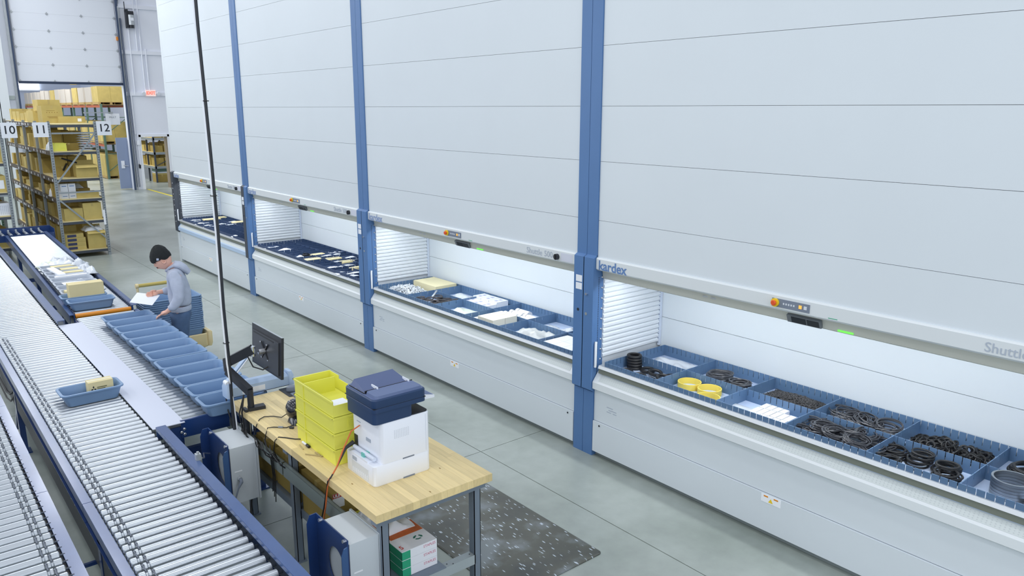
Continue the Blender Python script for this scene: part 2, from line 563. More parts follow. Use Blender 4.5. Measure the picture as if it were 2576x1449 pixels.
def machine(k):
    yl = Y0 + k * PER
    yr = yl - (PER - CW)
    h = CW / 2
    T = thing('lift_module', '%s white vertical lift storage cabinet with lit open access bay' % MN[k] if k not in (1, 2)
              else ('white vertical lift cabinet whose open tray holds white bags, cartons and paper rolls' if k == 1
                    else 'white vertical lift cabinet whose open tray is dark with many small dividers'),
              'storage cabinet', (XF, (yl + yr) / 2, 0), group='vertical lift cabinets in a row')
    if k == 0:
        T['label'] = 'nearest white vertical lift cabinet, its tray full of black rubber rings'
    if k == 3:
        T['label'] = 'farthest white vertical lift cabinet with charcoal posts by the doorway'
    top = 6.55
    # carcass
    c = MB()
    c.box(XF + .03, 7.3, yr - .0, yl + .0, 1.74, top)
    c.box(XF + .03, 7.3, yr, yl, .05, .62)
    c.box(XF + .10, 7.3, yr, yl, .62, .72)
    c.box(5.32, 7.3, yr, yl, .72, 1.74)
    c.buildw('carcass', M_SEAM, T)
    # upper panels
    for a, b in zip(SEAMS[:-1], SEAMS[1:]):
        MB().box(XF, XF + .03, yr + .002, yl - .002, a + .0012, b - .0012).buildw('front_panel', M_PANEL, T)
    # lower panels
    MB().box(XF, XF + .03, yr + .012, yl - .004, .327, .60).buildw('base_panel', M_PANEL, T)
    MB().box(XF - .012, XF + .03, yr + .012, yl - .004, .048, .322).buildw('base_panel', M_PANEL, T)
    pl = MB().box(XF + .035, XF + .09, yr, yl, 0, .05).buildw('plinth', M_PLINTH, T)
    for yy in (yl - .08, yr + .08):
        MB().cyl((XF - .010, yy, .295), (XF - .016, yy, .295), .008, 8).buildw('panel_lock', M_INK, T)
    # warning label between base panels
    wl = MB().box(XF - .0145, XF - .012, 2.52 - 4.31 + yl, 2.67 - 4.31 + yl, .262, .318).buildw('warning_label', M_PAPER, T)
    cy = yl - 1.715
    MB().box(XF - .0155, XF - .0145, cy - .055, cy - .022, .302, .312).buildw('caution_stripe', M_ORANGE, wl)
    MB().box(XF - .0155, XF - .0145, cy + .022, cy + .055, .302, .312).buildw('caution_stripe', M_ORANGE, wl)
    t_ = MB()
    t_.add([(XF - .0155, cy - .018, .27), (XF - .0155, cy + .018, .27), (XF - .0155, cy, .30)], [(0, 1, 2)])
    t_.buildw('caution_triangle', M_ESTY, wl)
    tg = MB()
    for i, (dy, dz, wdt) in enumerate(((0, 0, .05), (0, .018, .03), (-.06, 0, .04), (-.06, .02, .06), (-.02, .04, .07))):
        tg.box(XF - .0012, XF, yl - .20 + dy, yl - .20 + dy + wdt, .44 + dz, .447 + dz)
    tg.buildw('printed_sticker', M_GREYTXT, T)
    # ledge
    prof = [(XF + .12, .758), (XF + .035, .755), (XF - .03, .672), (XF - .03, .615), (XF, .597), (XF + .12, .60)]
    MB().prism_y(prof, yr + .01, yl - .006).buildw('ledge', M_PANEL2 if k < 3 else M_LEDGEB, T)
    d = Vector((-.065, 0, -.083)).normalized()
    a0 = Vector((XF + .035, 0, .755)) + d * .02
    a1 = Vector((XF + .035, 0, .755)) + d * .085
    nrm = Vector((-.083, 0, .065)).normalized() * .0015
    v_ = MB()
    y_0, y_1 = yr + .06, yl - .06
    v_.add([(a0 + nrm) + Vector((0, y_0, 0)), (a1 + nrm) + Vector((0, y_0, 0)), (a1 + nrm) + Vector((0, y_1, 0)), (a0 + nrm) + Vector((0, y_1, 0))], [(0, 1, 2, 3)])
    v_.buildw('vent_strip', M_VENT, T)
    pv = MB()
    for r_ in range(4):
        for q in range(150):
            yy = y_0 + .02 + (y_1 - y_0 - .04) * q / 149.0
            p = a0 + d * (.012 + .0135 * r_) + nrm * 1.6 + Vector((0, yy, 0))
            pv.add([p, p + d * .005, p + d * .005 + Vector((0, .006, 0)), p + Vector((0, .006, 0))], [(0, 1, 2, 3)])
    o_ = pv.buildw('vent_perforation', mat('vent_hole', S(192, 200, 202), .7), T)
    o_['kind'] = 'stuff'
    # silver front rail and dark channel
    MB().prism_y([(XF - .015, .800), (XF - .005, .824), (XF + .045, .826), (XF + .045, .79), (XF + .01, .785)], yr + .02, yl - .05).buildw('tray_rail', M_SILVER, T)
    MB().box(XF + .002, XF + .010, yr + .02, yl - .04, .752, .792).buildw('channel', M_GAP, T)
    # header
    hp = [(XF - .02, 1.722), (XF - .02, 1.640), (XF - .008, 1.628), (XF + .06, 1.628), (XF + .86, 1.628), (XF + .86, 1.735), (XF + .02, 1.735), (XF - .012, 1.732)]
    MB().prism_y(hp, yr + .004, yl - .004).buildw('header', M_FASCIA, T)
    MB().prism_y([(XF + .05, 1.628), (XF + .062, 1.552), (XF + .075, 1.545), (XF + .09, 1.552), (XF + .09, 1.628)], yr + .006, yl - .006).buildw('inner_lip', M_LIP, T)
    MB().box(XF + .12, XF + .155, yr + .1, yl - .1, 1.606, 1.628).buildw('lamp_tube', M_LED, T)
    text('kardex', 0.108, M_LOGO if k == 0 else M_LOGO2, T, (XF - .0215, yl - .03, 1.672), FACE_MX, name='logo_lettering', bold=0.0022)
    text('Shuttle', 0.075, M_GREYTXT, T, (XF - .0215, yr + .64, 1.675), FACE_MX, name='model_lettering')
    text('500', 0.075, M_GREYTXT, T, (XF - .0215, yr + .405, 1.675), FACE_MX, name='model_number')
    kn = MB().cyl((XF - .02, yr + .235, 1.672), (XF - .045, yr + .235, 1.672), .026, 16).buildw('main_switch', M_DARK, T, True)
    MB().box(XF - .05, XF - .044, yr + .23, yr + .24, 1.652, 1.692).buildw('switch_pointer', M_BLACK, kn)
    MB().box(XF - .0215, XF - .02, yr + .05, yr + .19, 1.645, 1.712).buildw('type_plate', mat('type_plate', S(206, 210, 224), .5), T)
    # control strip
    cp = MB().box(XF - .024, XF - .018, yl - 1.875, yl - 1.61, 1.650, 1.705).buildw('control_strip', M_CTRL, T)
    es = MB().cyl((XF - .024, yl - 1.635, 1.678), (XF - .036, yl - 1.635, 1.678), .028, 18).buildw('stop_collar', M_ESTY, cp, True)
    es2 = MB().tube([(XF - .036, yl - 1.635, 1.678), (XF - .050, yl - 1.635, 1.678), (XF - .056, yl - 1.635, 1.678)], .017, 14, rs=[.013, .019, .014]).buildw('stop_button', M_ESTR, cp, True)
    for q in range(5):
        MB().box(XF - .0255, XF - .024, yl - 1.70 - .018 * q, yl - 1.69 - .018 * q, 1.672, 1.684).buildw('symbol', M_BTN, cp)
    MB().box(XF - .027, XF - .024, yl - 1.822, yl - 1.802, 1.668, 1.690).buildw('push_button', M_BTNO, cp)
    MB().box(XF - .027, XF - .024, yl - 1.857, yl - 1.837, 1.668, 1.690).buildw('push_button', M_BTN, cp)
    # display under header
    dp = MB()
    a = R(40)
    Mx = Matrix.Rotation(R(65), 3, 'Y')
    dm = MB().obox((XF + .045, yl - 1.81, 1.578), (.055, .235, .022), Mx).buildw('display_unit', mat('display_grey', S(110, 116, 122), .5), T)
    nv = Mx @ Vector((0, 0, -1))
    MB().obox(Vector((XF + .045, yl - 1.775, 1.578)) + nv * .012, (.042, .10, .004), Mx).buildw('screen', M_INK, dm)
    MB().obox(Vector((XF + .045, yl - 1.875, 1.578)) + nv * .012, (.042, .08, .004), Mx).buildw('keypad', M_DARK, dm)
    MB().box(XF - .0212, XF - .02, yl - 2.06, yl - 2.0, 1.646, 1.650).buildw('scuff_mark', M_GREEN, T)
    MB().obox((XF + .058, yl - 2.08, 1.56), (.006, .10, .012), Matrix.Identity(3)).buildw('guide_lamp', M_GREENLED, T)
    for q in (1.03, 1.10):
        MB().obox((XF + .056, yl - q, 1.59), (.012, .04, .012), Matrix.Rotation(R(20), 3, 'Z')).buildw('clip', M_GALV, T)
    # blue half columns
    colm = M_BLUECOL
    midm = M_CHAR if k == 3 else M_BLUECOL
    for side in (1, -1):
        e0 = yl if side == 1 else yr
        e1 = e0 + side * (h - .002)
        lo, hi = min(e0, e1), max(e0, e1)
        cu_ = MB().box(XF - (.012 if not (k == 3 and side == 1) else 0), XF + .16, lo, hi, 1.74, top).buildw('post_upper', colm if not (k == 3 and side == 1) else M_PANEL, T)
        m_ = midm
        if k == 2 and side == 1:
            m_ = M_BLUECOL
        mid = MB().prism_y([(XF - .045, .60), (XF - .045, 1.725), (XF - .01, 1.745), (XF + .085, 1.745), (XF + .085, .575), (XF - .01, .575)], lo - .006 * (side < 0), hi + .006 * (side > 0)).buildw('post_middle', m_, T)
        MB().box(XF - .015, XF + .12, lo, hi, 0, .575).buildw('post_foot', M_BLUECOL if not (k == 3 and side == 1) else M_PANEL, T)
        # label plates on the right-hand post face
        if side == -1:
            for zz in (1.445, 1.510):
                MB().box(XF - .047, XF - .045, lo + .015, hi - .025, zz, zz + .055).buildw('label_plate', M_TAGW, mid)
            MB().cyl((XF - .045, (lo + hi) / 2, 1.27), (XF - .047, (lo + hi) / 2, 1.27), .013, 12).buildw('hole', M_INK, mid)
        else:
            MB().cyl((XF - .045, (lo + hi) / 2 + .02, 1.25), (XF - .047, (lo + hi) / 2 + .02, 1.25), .013, 12).buildw('hole', M_GALV, mid)
            MB().cyl((XF - .045, (lo + hi) / 2 + .015, 1.42), (XF - .060, (lo + hi) / 2 + .015, 1.42), .010, 10).buildw('stud', M_SCREW, mid)
            for q in range(9):
                inst(ME_BOLT, 'bolt', mid, Vector((XF + .055, e0, 1.56 - .0 if q == 0 else 1.56 - q * .088)) - wloc(mid))
            hs = MB()
            for q in range(62):
                hs.box(XF + .018, XF + .024, e0 - .0008, e0, .64 + q * .015, .649 + q * .015)
            o_ = hs.buildw('slot_row', M_INK, mid)
            o_['kind'] = 'stuff'
            MB().tube([(XF - .01, e0 - .012, .80), (XF - .012, e0 - .016, .82), (XF - .012, e0 - .016, 1.0), (XF - .006, e0 - .012, 1.02)], .011, 8).buildw('grab_handle', M_TAGW, mid, True)
        if k == 3 and side == 1:
            for q in range(8):
                MB().cyl((XF - .045, lo + .035, 1.52 - q * .105), (XF - .048, lo + .035, 1.52 - q * .105), .010, 8).buildw('hole', M_TAGW, mid)
    # slatted side walls, rear wall
    for side in (1, -1):
        e0 = yl - .005 if side == 1 else yr + .005
        for q in range(17):
            o = inst(ME_SLAT, 'slat', T, Vector((XF + .072, e0, .866 + q * .0425)) - wloc(T))
            if side == -1:
                o.scale = (1, -1, 1)
        MB().box(XF + .075, 5.3, min(e0 + side * .013, e0 + side * .05), max(e0 + side * .013, e0 + side * .05), .62, 1.6).buildw('side_wall', M_SLAT, T)
        st = MB().box(5.235, 5.262, min(e0 - side * .02, e0), max(e0 - side * .02, e0), .84, 1.585).buildw('corner_strip', mat('strip_blue_white', S(206, 216, 232), .4), T)
        hs = MB()
        for q in range(36):
            hs.box(5.2335, 5.235, e0 - side * .010 - .003, e0 - side * .010 + .003, .86 + q * .02, .869 + q * .02)
        hs.buildw('slot_row', M_TRAYD, st)['kind'] = 'stuff'
    MB().box(5.265, 5.30, yr + .01, yl - .01, .70, 1.098).buildw('rear_panel', M_PANEL, T)
    MB().box(5.265, 5.30, yr + .01, yl - .01, 1.102, 1.60).buildw('rear_panel', M_PANEL, T)
    MB().box(XF + .10, 5.28, yr + .01, yl - .01, .725, .742).buildw('bay_floor', M_GAP, T)
    L = area('access_bay_light', (XF + .16, (yl + yr) / 2, 1.60), (0, R(-12), 0), .05, PER - .6, 16 if k < 2 else 15, (0.94, 0.97, 1.0))
    return T, yl, yr

MACH = [machine(k) for k in range(4)]

# ------------------------------------------------------------------ trays
ZT, ZTF = 0.862, 0.768
def comb(mb, a, b, th, z0, z1, pitch=.048, gap=.006, cut=.55):
    """a notched divider plate from a to b (xy), real teeth"""
    a, b = Vector((a[0], a[1], 0)), Vector((b[0], b[1], 0))
    L = (b - a).length
    d = (b - a).normalized()
    n = Vector((-d.y, d.x, 0)) * th / 2
    zc = z1 - (z1 - z0) * cut
    def seg(s0, s1, za, zb):
        p = [a + d * s0 - n, a + d * s1 - n, a + d * s1 + n, a + d * s0 + n]
        mb.add([(q.x, q.y, za) for q in p] + [(q.x, q.y, zb) for q in p],
               [(0, 3, 2, 1), (4, 5, 6, 7), (0, 1, 5, 4), (1, 2, 6, 5), (2, 3, 7, 6), (3, 0, 4, 7)])
    seg(0, L, z0, zc)
    k = max(1, int(round(L / pitch)))
    for i in range(k):
        seg(i * L / k + gap / 2, (i + 1) * L / k - gap / 2, zc, z1)

def tray(k, cross, mid, label, m=M_TRAY, mf=M_TRAYF):
    _, yl, yr = MACH[k]
    y0, y1 = yr + .06, yl - .10 - .03 * k
    x0, x1 = 4.462, 5.225
    T = thing('storage_tray', label, 'tray', ((x0 + x1) / 2, (y0 + y1) / 2, .742), group='storage trays in the lift cabinets')
    MB().box(x0, x1, y0, y1, .743, ZTF).buildw('tray_base', mf, T)
    for (a, b) in (((x0, y0), (x0, y1)), ((x1, y0), (x1, y1)), ((x0, y0), (x1, y0)), ((x0, y1), (x1, y1))):
        mb = MB(); comb(mb, a, b, .006, ZTF, ZT); mb.buildw('tray_wall', m, T)
    for (xm, ya, yb) in mid:
        mb = MB(); comb(mb, (xm, ya), (xm, yb), .005, ZTF, ZT - .004); mb.buildw('divider', m, T)
    for (yc, xa, xb) in cross:
        mb = MB(); comb(mb, (xa, yc), (xb, yc), .005, ZTF, ZT - .002, pitch=.09, cut=.4); mb.buildw('divider', m, T)
    return T, y0, y1

XM = 4.838
tray(0, [(y, 4.465, 5.222) for y in (3.665, 3.105, 2.555, 2.005, 1.465)], [(XM, .87, 4.20)],
     'blue divided tray in the nearest cabinet holding black rings and yellow hoops')
tray(1, [(y, 4.465, 5.222) for y in (7.295, 6.735, 6.19, 5.63, 5.05)], [(XM, 4.62, 7.30)],
     'blue divided tray in the second cabinet holding white bags and paper rolls')
tr3 = [(12.0 - 3.742 * 0 - .82 - i * .155, 4.465, 5.222) for i in range(20)]
tray(2, [(11.52 - i * .165, 4.465, 5.222) for i in range(20)], [(4.72, 8.35, 11.62), (4.97, 8.35, 11.62)],
     'dark blue tray with many narrow compartments in the third cabinet', M_TRAYD, M_TRAYD)
tray(3, [(15.25 - i * .165, 4.465, 5.222) for i in range(20)], [(4.72, 12.1, 15.33), (4.97, 12.1, 15.33)],
     'dark blue tray with small white parcels in the farthest cabinet', M_TRAYD, M_TRAYD)

# ------------------------------------------------------------------ tray contents
rng = random.Random(7)
def ring_mesh(Rr, r, n=22, m=7, zs=1.0):
    return MB().torus((0, 0, r * zs), Rr, r, n, m, zs=zs).mesh('rubber_ring', M_BLACK, True)
def crumple(w_, d_, h_, seed, nx=16, ny=12, amp=.5, fr=9.0):
    """a closed crumpled bag shape"""
    mb = MB()
    top, bot = [], []
    off = Vector((seed * 3.7, seed * 1.3, seed * .7))
    for j in range(ny + 1):
        rowt, rowb = [], []
        for i in range(nx + 1):
            u, v = i / nx * 2 - 1, j / ny * 2 - 1
            e = max(0.0, 1 - u ** 4) * max(0.0, 1 - v ** 4)
            p = Vector((u * w_ / 2, v * d_ / 2, 0))
            nz = noise.noise(p * fr + off)
            nz2 = noise.noise(p * fr * 2.7 + off)
            x = p.x + .12 * w_ * noise.noise(p * 5 + off * 2)
            y = p.y + .12 * d_ * noise.noise(p * 5 + off * 3)
            z = h_ * e * (.55 + amp * nz + .45 * amp * nz2) + .002
            rowt.append((x, y, max(.003, z)))
            rowb.append((x, y, 0.0))
        top.append(rowt); bot.append(rowb)
    W = nx + 1
    vs = [p for r_ in top for p in r_] + [p for r_ in bot for p in r_]
    N = W * (ny + 1)
    fs = []
    for j in range(ny):
        for i in range(nx):
            a = j * W + i
            fs.append((a, a + 1, a + W + 1, a + W))
            fs.append((N + a, N + a + W, N + a + W + 1, N + a + 1))
    for i in range(nx):
        fs.append((i, N + i, N + i + 1, i + 1))
        a = ny * W + i
        fs.append((a, a + 1, N + a + 1, N + a))
    for j in range(ny):
        a = j * W
        fs.append((a, a + W, N + a + W, N + a))
        a = j * W + nx
        fs.append((a, N + a, N + a + W, a + W))
    mb.add(vs, fs)
    return mb
def bag(name, label, w_, d_, h_, loc, rz, seed, m=None, cat='bag', group=None, amp=.5, fr=9.0, nx=16, ny=12):
    o = crumple(w_, d_, h_, seed, nx, ny, amp, fr).build(name, m or M_BAG, None, loc, smooth=False)
    o.data.shade_smooth()
    o.rotation_euler = (0, 0, rz)
    return tag(o, label, cat, group)

# nearest cabinet, cell 1: black rings
MR = ring_mesh(.052, .0135)
for i in range(5):
    o = inst(MR, 'rubber_ring', None, (4.745 + rng.uniform(-.004, .004), 4.135 + rng.uniform(-.004, .004), ZTF + .0245 * i))
    tag(o, 'black rubber ring in the stack of five in the nearest tray corner', 'rubber ring', 'stacked rings in the tray corner')
for i, (x, y) in enumerate(((4.60, 4.10), (4.765, 4.005), (4.735, 3.90), (4.60, 3.955), (4.575, 3.83), (4.69, 3.775), (4.78, 3.76), (4.57, 3.72))):
    o = inst(MR, 'rubber_ring', None, (x, y, ZTF + (.012 if i % 3 == 2 else 0)), (R(8) * (i % 3 == 2), 0, 0))
    tag(o, 'black rubber ring lying loose in front of the stack of five', 'rubber ring', 'loose rings in the tray corner')
bag('plastic_bag', 'flat clear plastic bags in the rear corner of the nearest tray', .44, .30, .05, (5.03, 3.93, ZTF), R(94), 3, amp=.9, group='bags in the nearest tray')
# yellow hoops
def hoop(Rr, h_, th):
    loops = []
    n = 36
    mb = MB()
    prof = [(Rr - th, 0), (Rr, 0), (Rr, h_), (Rr - th, h_)]
    for i in range(n):
        a = 2 * PI * i / n
        loops.append([(r_ * math.cos(a), r_ * math.sin(a), z) for r_, z in prof])
    loops.append(loops[0])
    return mb.loft(loops, False, False)
M_HOOP = mat('hoop_yellow', S(232, 208, 92), .5)
MHOOP = hoop(.092, .048, .007).mesh('yellow_hoop', M_HOOP, True)
for (x, y, lb) in ((4.735, 3.55, 'farthest'), (4.735, 3.36, 'middle'), (4.572, 3.255, 'nearest')):
    tag(inst(MHOOP, 'yellow_hoop', None, (x, y, ZTF)), '%s of the three yellow plastic hoops in the nearest tray' % lb, 'hoop', 'yellow hoops')
M_CABLE = mat('cable_black', S(66, 68, 74), .3)
def coil(n, Rr, r, hgt, seed, spread=.02, m=6, seg=26, elong=1.0):
    rn = random.Random(seed)
    mb = MB()
    for i in range(n):
        rad = Rr * (1 - .28 * rn.random())
        M = Euler((rn.uniform(-.12, .12), rn.uniform(-.12, .12), rn.uniform(0, 3))).to_matrix()
        c = (rn.uniform(-spread, spread), rn.uniform(-spread, spread), r + hgt * i / max(1, n) + .01)
        k = len(mb.v)
        mb.torus((0, 0, 0), rad, r, seg, m, M)
        mb.v[k:] = [(p[0] * elong + c[0], p[1] + c[1], max(.002, p[2] + c[2])) for p in mb.v[k:]]
    return mb
for (x, y, rz, lb, sd) in ((5.05, 3.50, .3, 'larger coil of black rubber cord behind the yellow hoops', 1), (5.00, 3.27, .6, 'smaller coil of black rubber cord behind the yellow hoops', 2)):
    o = coil(14, .105 if sd == 1 else .09, .0055, .05, sd, .014).build('cord_coil', M_CABLE, None, (x, y, ZTF), True)
    o.rotation_euler = (0, 0, rz)
    tag(o, lb, 'cord coil', 'coils in the nearest tray')
# heap of tiny rings
def tiny_heap(cx, cy, sx, sy, h_, n, Rr, r, seed, elong=1.0):
    rn = random.Random(seed)
    mb = MB()
    for i in range(n):
        u, v = rn.uniform(-1, 1), rn.uniform(-1, 1)
        e = (1 - u * u) * (1 - v * v)
        M = Euler((rn.uniform(-.9, .9), rn.uniform(-.9, .9), rn.uniform(0, 6))).to_matrix()
        mb.torus((cx + u * sx, cy + v * sy, ZTF + Rr * .6 + h_ * e * rn.uniform(.75, 1.0)), Rr * rn.uniform(.7, 1.1), r, 8, 4, M)
    # core mound under the rings
    k = 14
    g = []
    for j in range(k + 1):
        for i in range(k + 1):
            u, v = i / k * 2 - 1, j / k * 2 - 1
            g.append((cx + u * sx, cy + v * sy, ZTF + .002 + h_ * .9 * (1 - u * u) * (1 - v * v)))
    mb.add(g, [(j * (k + 1) + i, j * (k + 1) + i + 1, (j + 1) * (k + 1) + i + 1, (j + 1) * (k + 1) + i) for j in range(k) for i in range(k)])
    return mb
o = tiny_heap(5.03, 2.83, .16, .235, .055, 1500, .013, .0028, 5).build('ring_heap', mat('ring_grey', S(74, 74, 76), .6), None)
tag(o, 'heap of countless tiny dark rubber rings behind the white boxes', 'rings', kind='stuff')
# white boxes
M_WBOX = mat('white_box', S(222, 225, 230), .6)
MWB = MB().box(-.0565, .0565, -.0212, .0212, 0, .030).mesh('small_box', M_WBOX)
n_ = 0
for r_ in range(3):
    for q in range(6):
        x, y = 4.555 + r_ * .118, 2.905 - q * .0485
        if r_ == 2 and q > 3:
            continue
        o = inst(MWB, 'small_box', None, (x + (q * .007), y, ZTF), (0, 0, R(2)))
        tag(o, 'small white carton laid in neat rows before the heap of tiny rings', 'small box', 'white cartons in the nearest tray')
bag('plastic_sheet', 'flat clear plastic sheet beside the rows of small white cartons', .26, .12, .012, (4.66, 3.02, ZTF), R(85), 9, group='bags in the nearest tray')
# bundles of cord rings
for i, (x, y) in enumerate(((4.73, 2.50), (4.78, 2.42), (4.80, 2.30), (4.60, 2.42), (4.79, 2.16), (4.66, 2.30), (4.78, 2.06), (4.55, 2.26), (4.66, 2.16), (4.55, 2.12), (4.70, 2.40), (4.57, 2.50), (4.66, 2.06), (4.75, 2.22))):
    o = coil(13, .078, .0036, .034, 30 + i, .014, 5, 22, 1.12).build('ring_bundle', M_CABLE, None, (x, y, ZTF + (.028 if i in (4, 5, 8, 10, 13) else .004)), True)
    o.rotation_euler = (rng.uniform(-.2, .2), rng.uniform(-.2, .2), rng.uniform(0, 3))
    tag(o, 'twisted bundle of thin black rubber rings in the crowded tray cell', 'ring bundle', 'ring bundles in the crowded cell')
for i, (x, y, rz) in enumerate(((5.05, 2.45, .2), (5.05, 2.28, .5), (5.06, 2.15, .9), (5.03, 2.35, .1))):
    o = coil(11, .10, .0042, .045, 60 + i, .03, 5, 24, 1.1).build('ring_bundle', M_CABLE, None, (x, y, ZTF + .003), True)
    o.rotation_euler = (rng.uniform(-.1, .3), 0, rz)
    tag(o, '%s wide loose bundle of black rubber rings against the tray rear' % ['farthest', 'third', 'nearest', 'second'][i], 'ring bundle', 'wide bundles at the tray rear')
# small rings heap, individually
MSR = ring_mesh(.026, .0062, 12, 5)
for i in range(150):
    u, v = rng.uniform(-1, 1), rng.uniform(-1, 1)
    e = (1 - u * u) * (1 - v * v)
    o = inst(MSR, 'rubber_ring', None, (5.035 + u * .15, 1.735 + v * .235, ZTF + .004 + .07 * e * rng.random() ** .5),
             (rng.uniform(-.9, .9), rng.uniform(-.9, .9), rng.uniform(0, 3)))
    tag(o, 'small dark rubber ring in the loose heap at the tray rear', 'rubber ring', 'heap of small rings at the tray rear')
# piles of flat rings
MFL = ring_mesh(.062, .007, 24, 6, .8)
for pi, (x, y, n) in enumerate(((4.74, 1.945, 5), (4.74, 1.80, 7), (4.72, 1.635, 7), (4.62, 1.585, 6), (4.60, 1.93, 4))):
    for i in range(n):
        o = inst(MFL, 'rubber_ring', None, (x + rng.uniform(-.018, .018), y + rng.uniform(-.018, .018), ZTF + .0112 * i), (rng.uniform(-.06, .06), rng.uniform(-.06, .06), 0))
        tag(o, 'flat black ring in the %s leaning pile before the loose ring heap' % ['far rear', 'middle rear', 'near rear', 'near front', 'far front'][pi], 'rubber ring', 'flat rings in the %s pile' % ['far rear', 'middle rear', 'near rear', 'near front', 'far front'][pi])
o = inst(MFL, 'rubber_ring', None, (4.565, 1.75, ZTF)); tag(o, 'single flat black ring lying open on the bare tray floor', 'rubber ring')
# metal rings
M_MRING = mat('ring_steel', S(158, 164, 170), .3, .9)
MMR = hoop(.105, .016, .012).mesh('steel_ring', [M_MRING], True)
for i in range(6):
    o = inst(MMR, 'steel_ring', None, (4.725, 1.29, ZTF + .0185 * i), (0, 0, 0))
    tag(o, '%s shiny steel ring in the tall stack at the tray edge' % ['lowest', 'second lowest', 'third lowest', 'third highest', 'second highest', 'topmost'][i], 'steel ring', 'stacked steel rings')
MBR = ring_mesh(.115, .010, 30, 6)
for i in range(5):
    o = inst(MBR, 'rubber_ring', None, (5.04 + rng.uniform(-.02, .02), 1.28 + rng.uniform(-.03, .03), ZTF + .017 * i), (rng.uniform(-.08, .08), rng.uniform(-.08, .08), 0))
    tag(o, 'large black ring piled behind the steel rings', 'rubber ring', 'large rings behind the steel stack')
o = inst(MBR, 'rubber_ring', None, (4.66, 1.06, ZTF)); tag(o, 'large black ring lying flat beside the steel ring stack', 'rubber ring')
for i in range(3):
    o = inst(MFL, 'rubber_ring', None, (4.98 + .06 * i, 1.08, ZTF + .008 * i)); tag(o, 'flat black ring at the frame end of the nearest tray', 'rubber ring', 'rings at the tray end')

# second cabinet
M_PARTS = mat('white_parts', S(198, 204, 210), .35, rnd=.0)
def sliver_heap(name, label, cx, cy, sx, sy, h_, n, seed, m, ln=.05):
    rn = random.Random(seed)
    mb = MB()
    for i in range(n):
        u, v = rn.uniform(-1, 1), rn.uniform(-1, 1)
        e = (1 - u ** 4) * (1 - v ** 4)
        M = Euler((rn.uniform(-.6, .6), rn.uniform(-.6, .6), rn.uniform(0, 6))).to_matrix()
        mb.obox((cx + u * sx, cy + v * sy, ZTF + .012 + h_ * e * rn.uniform(.7, 1.0)), (ln, .014, .004), M)
    mb.box(cx - sx, cx + sx, cy - sy, cy + sy, ZTF, ZTF + .012)
    mb.box(cx - sx * .75, cx + sx * .75, cy - sy * .75, cy + sy * .75, ZTF, ZTF + h_ * .55)
    return tag(mb.build(name, m), label, 'parts', kind='stuff')
sliver_heap('strip_heap', 'heap of countless thin white strips in the tray corner', 4.665, 7.60, .18, .27, .09, 620, 3, M_PARTS)
o = MB().box(4.90, 5.20, 7.36, 7.84, ZTF, ZT + .012).build('foam_block', mat('foam_beige', S(224, 216, 178), .8, bump=.3, bscale=40)); tag(o, 'flat beige foam block behind the heap of white strips', 'foam block')
M_GASK = mat('gasket_brownblack', S(48, 44, 46), .45)
MGK = MB().torus((0, 0, .006), .055, .011, 20, 6, zs=.5).mesh('gasket', M_GASK, True)
for i in range(26):
    o = inst(MGK, 'gasket', None, (4.655 + rng.uniform(-.13, .13), 7.01 + rng.uniform(-.2, .2), ZTF + .003 * i), (rng.uniform(-.12, .12), rng.uniform(-.12, .12), rng.uniform(0, 3)), (1.25, .8, 1))
    tag(o, 'dark brown oval gasket in the layered pile beside the white strips', 'gasket', 'pile of dark gaskets')
o = MB().obox((4.74, 7.14, .86), (.11, .02, .006), Euler((.2, -.5, .4)).to_matrix()).build('steel_clip', M_MRING); tag(o, 'bright steel clip lying on the pile of dark gaskets', 'clip')
for i, (cx, cy, sx, sy, hh, lb, mm) in enumerate((
        (5.03, 7.02, .30, .40, .06, 'crumpled clear bag of parts behind the dark gaskets', M_BAG),
        (4.66, 6.47, .32, .40, .055, 'pale greenish bag of folded cloths in the tray centre front', mat('bag_green_white', S(204, 212, 200), .5, bump=.4, bscale=20)),
        (4.67, 5.34, .32, .46, .085, 'bulging bag of small grey parts near the tray end', mat('bag_grey', S(188, 192, 192), .35, bump=.6, bscale=30)),
        (4.98, 5.50, .22, .16, .05, 'small crumpled bag against the divider at the tray rear', M_BAG),
        (5.05, 5.20, .26, .26, .06, 'small bag of grey parts in the rear end cell', M_BAG))):
    bag('parts_bag', lb, sy, sx, hh, (cx, cy, ZTF), R(90), 20 + i, mm, group='parts bags in the second tray', amp=.7, fr=11, nx=22, ny=16)
# cartons with labels
M_LABELBLUE = mat('label_violet', S(160, 166, 200), .6)
for i in range(3):
    for j in range(2):
        o = MB().box(4.86 + j * .165, 5.02 + j * .165, 6.655 - i * .145, 6.795 - i * .145 - .004, ZTF, ZT - .002 - .02 * (j == 0)).build('white_carton', M_WBOX)
        if i == 0: pass
        for q in range(2):
            MB().box(4.89 + j * .165 + q * .06, 4.925 + j * .165 + q * .06, 6.70 - i * .145, 6.74 - i * .145, ZT - .002 - .02 * (j == 0), ZT - .0012 - .02 * (j == 0)).build('print_label', M_LABELBLUE, o)
        tag(o, 'white carton with violet printed labels in the tray rear middle', 'carton', 'labelled white cartons')
M_PACK = mat('cream_pack', S(222, 218, 200), .7)
for i in range(3):
    for j in range(2):
        hgt = .085 if i else .06
        o = MB().box(4.50 + j * .155, 4.652 + j * .155, 6.01 - i * .125, 6.13 - i * .125, ZTF, ZTF + hgt + .025 * (i > 0)).build('paper_pack', M_PACK)
        tag(o, '%s %s cream paper pack in the tray front middle' % (['farthest', 'middle', 'nearest'][i], ['front', 'rear'][j]), 'paper pack', 'cream paper packs')
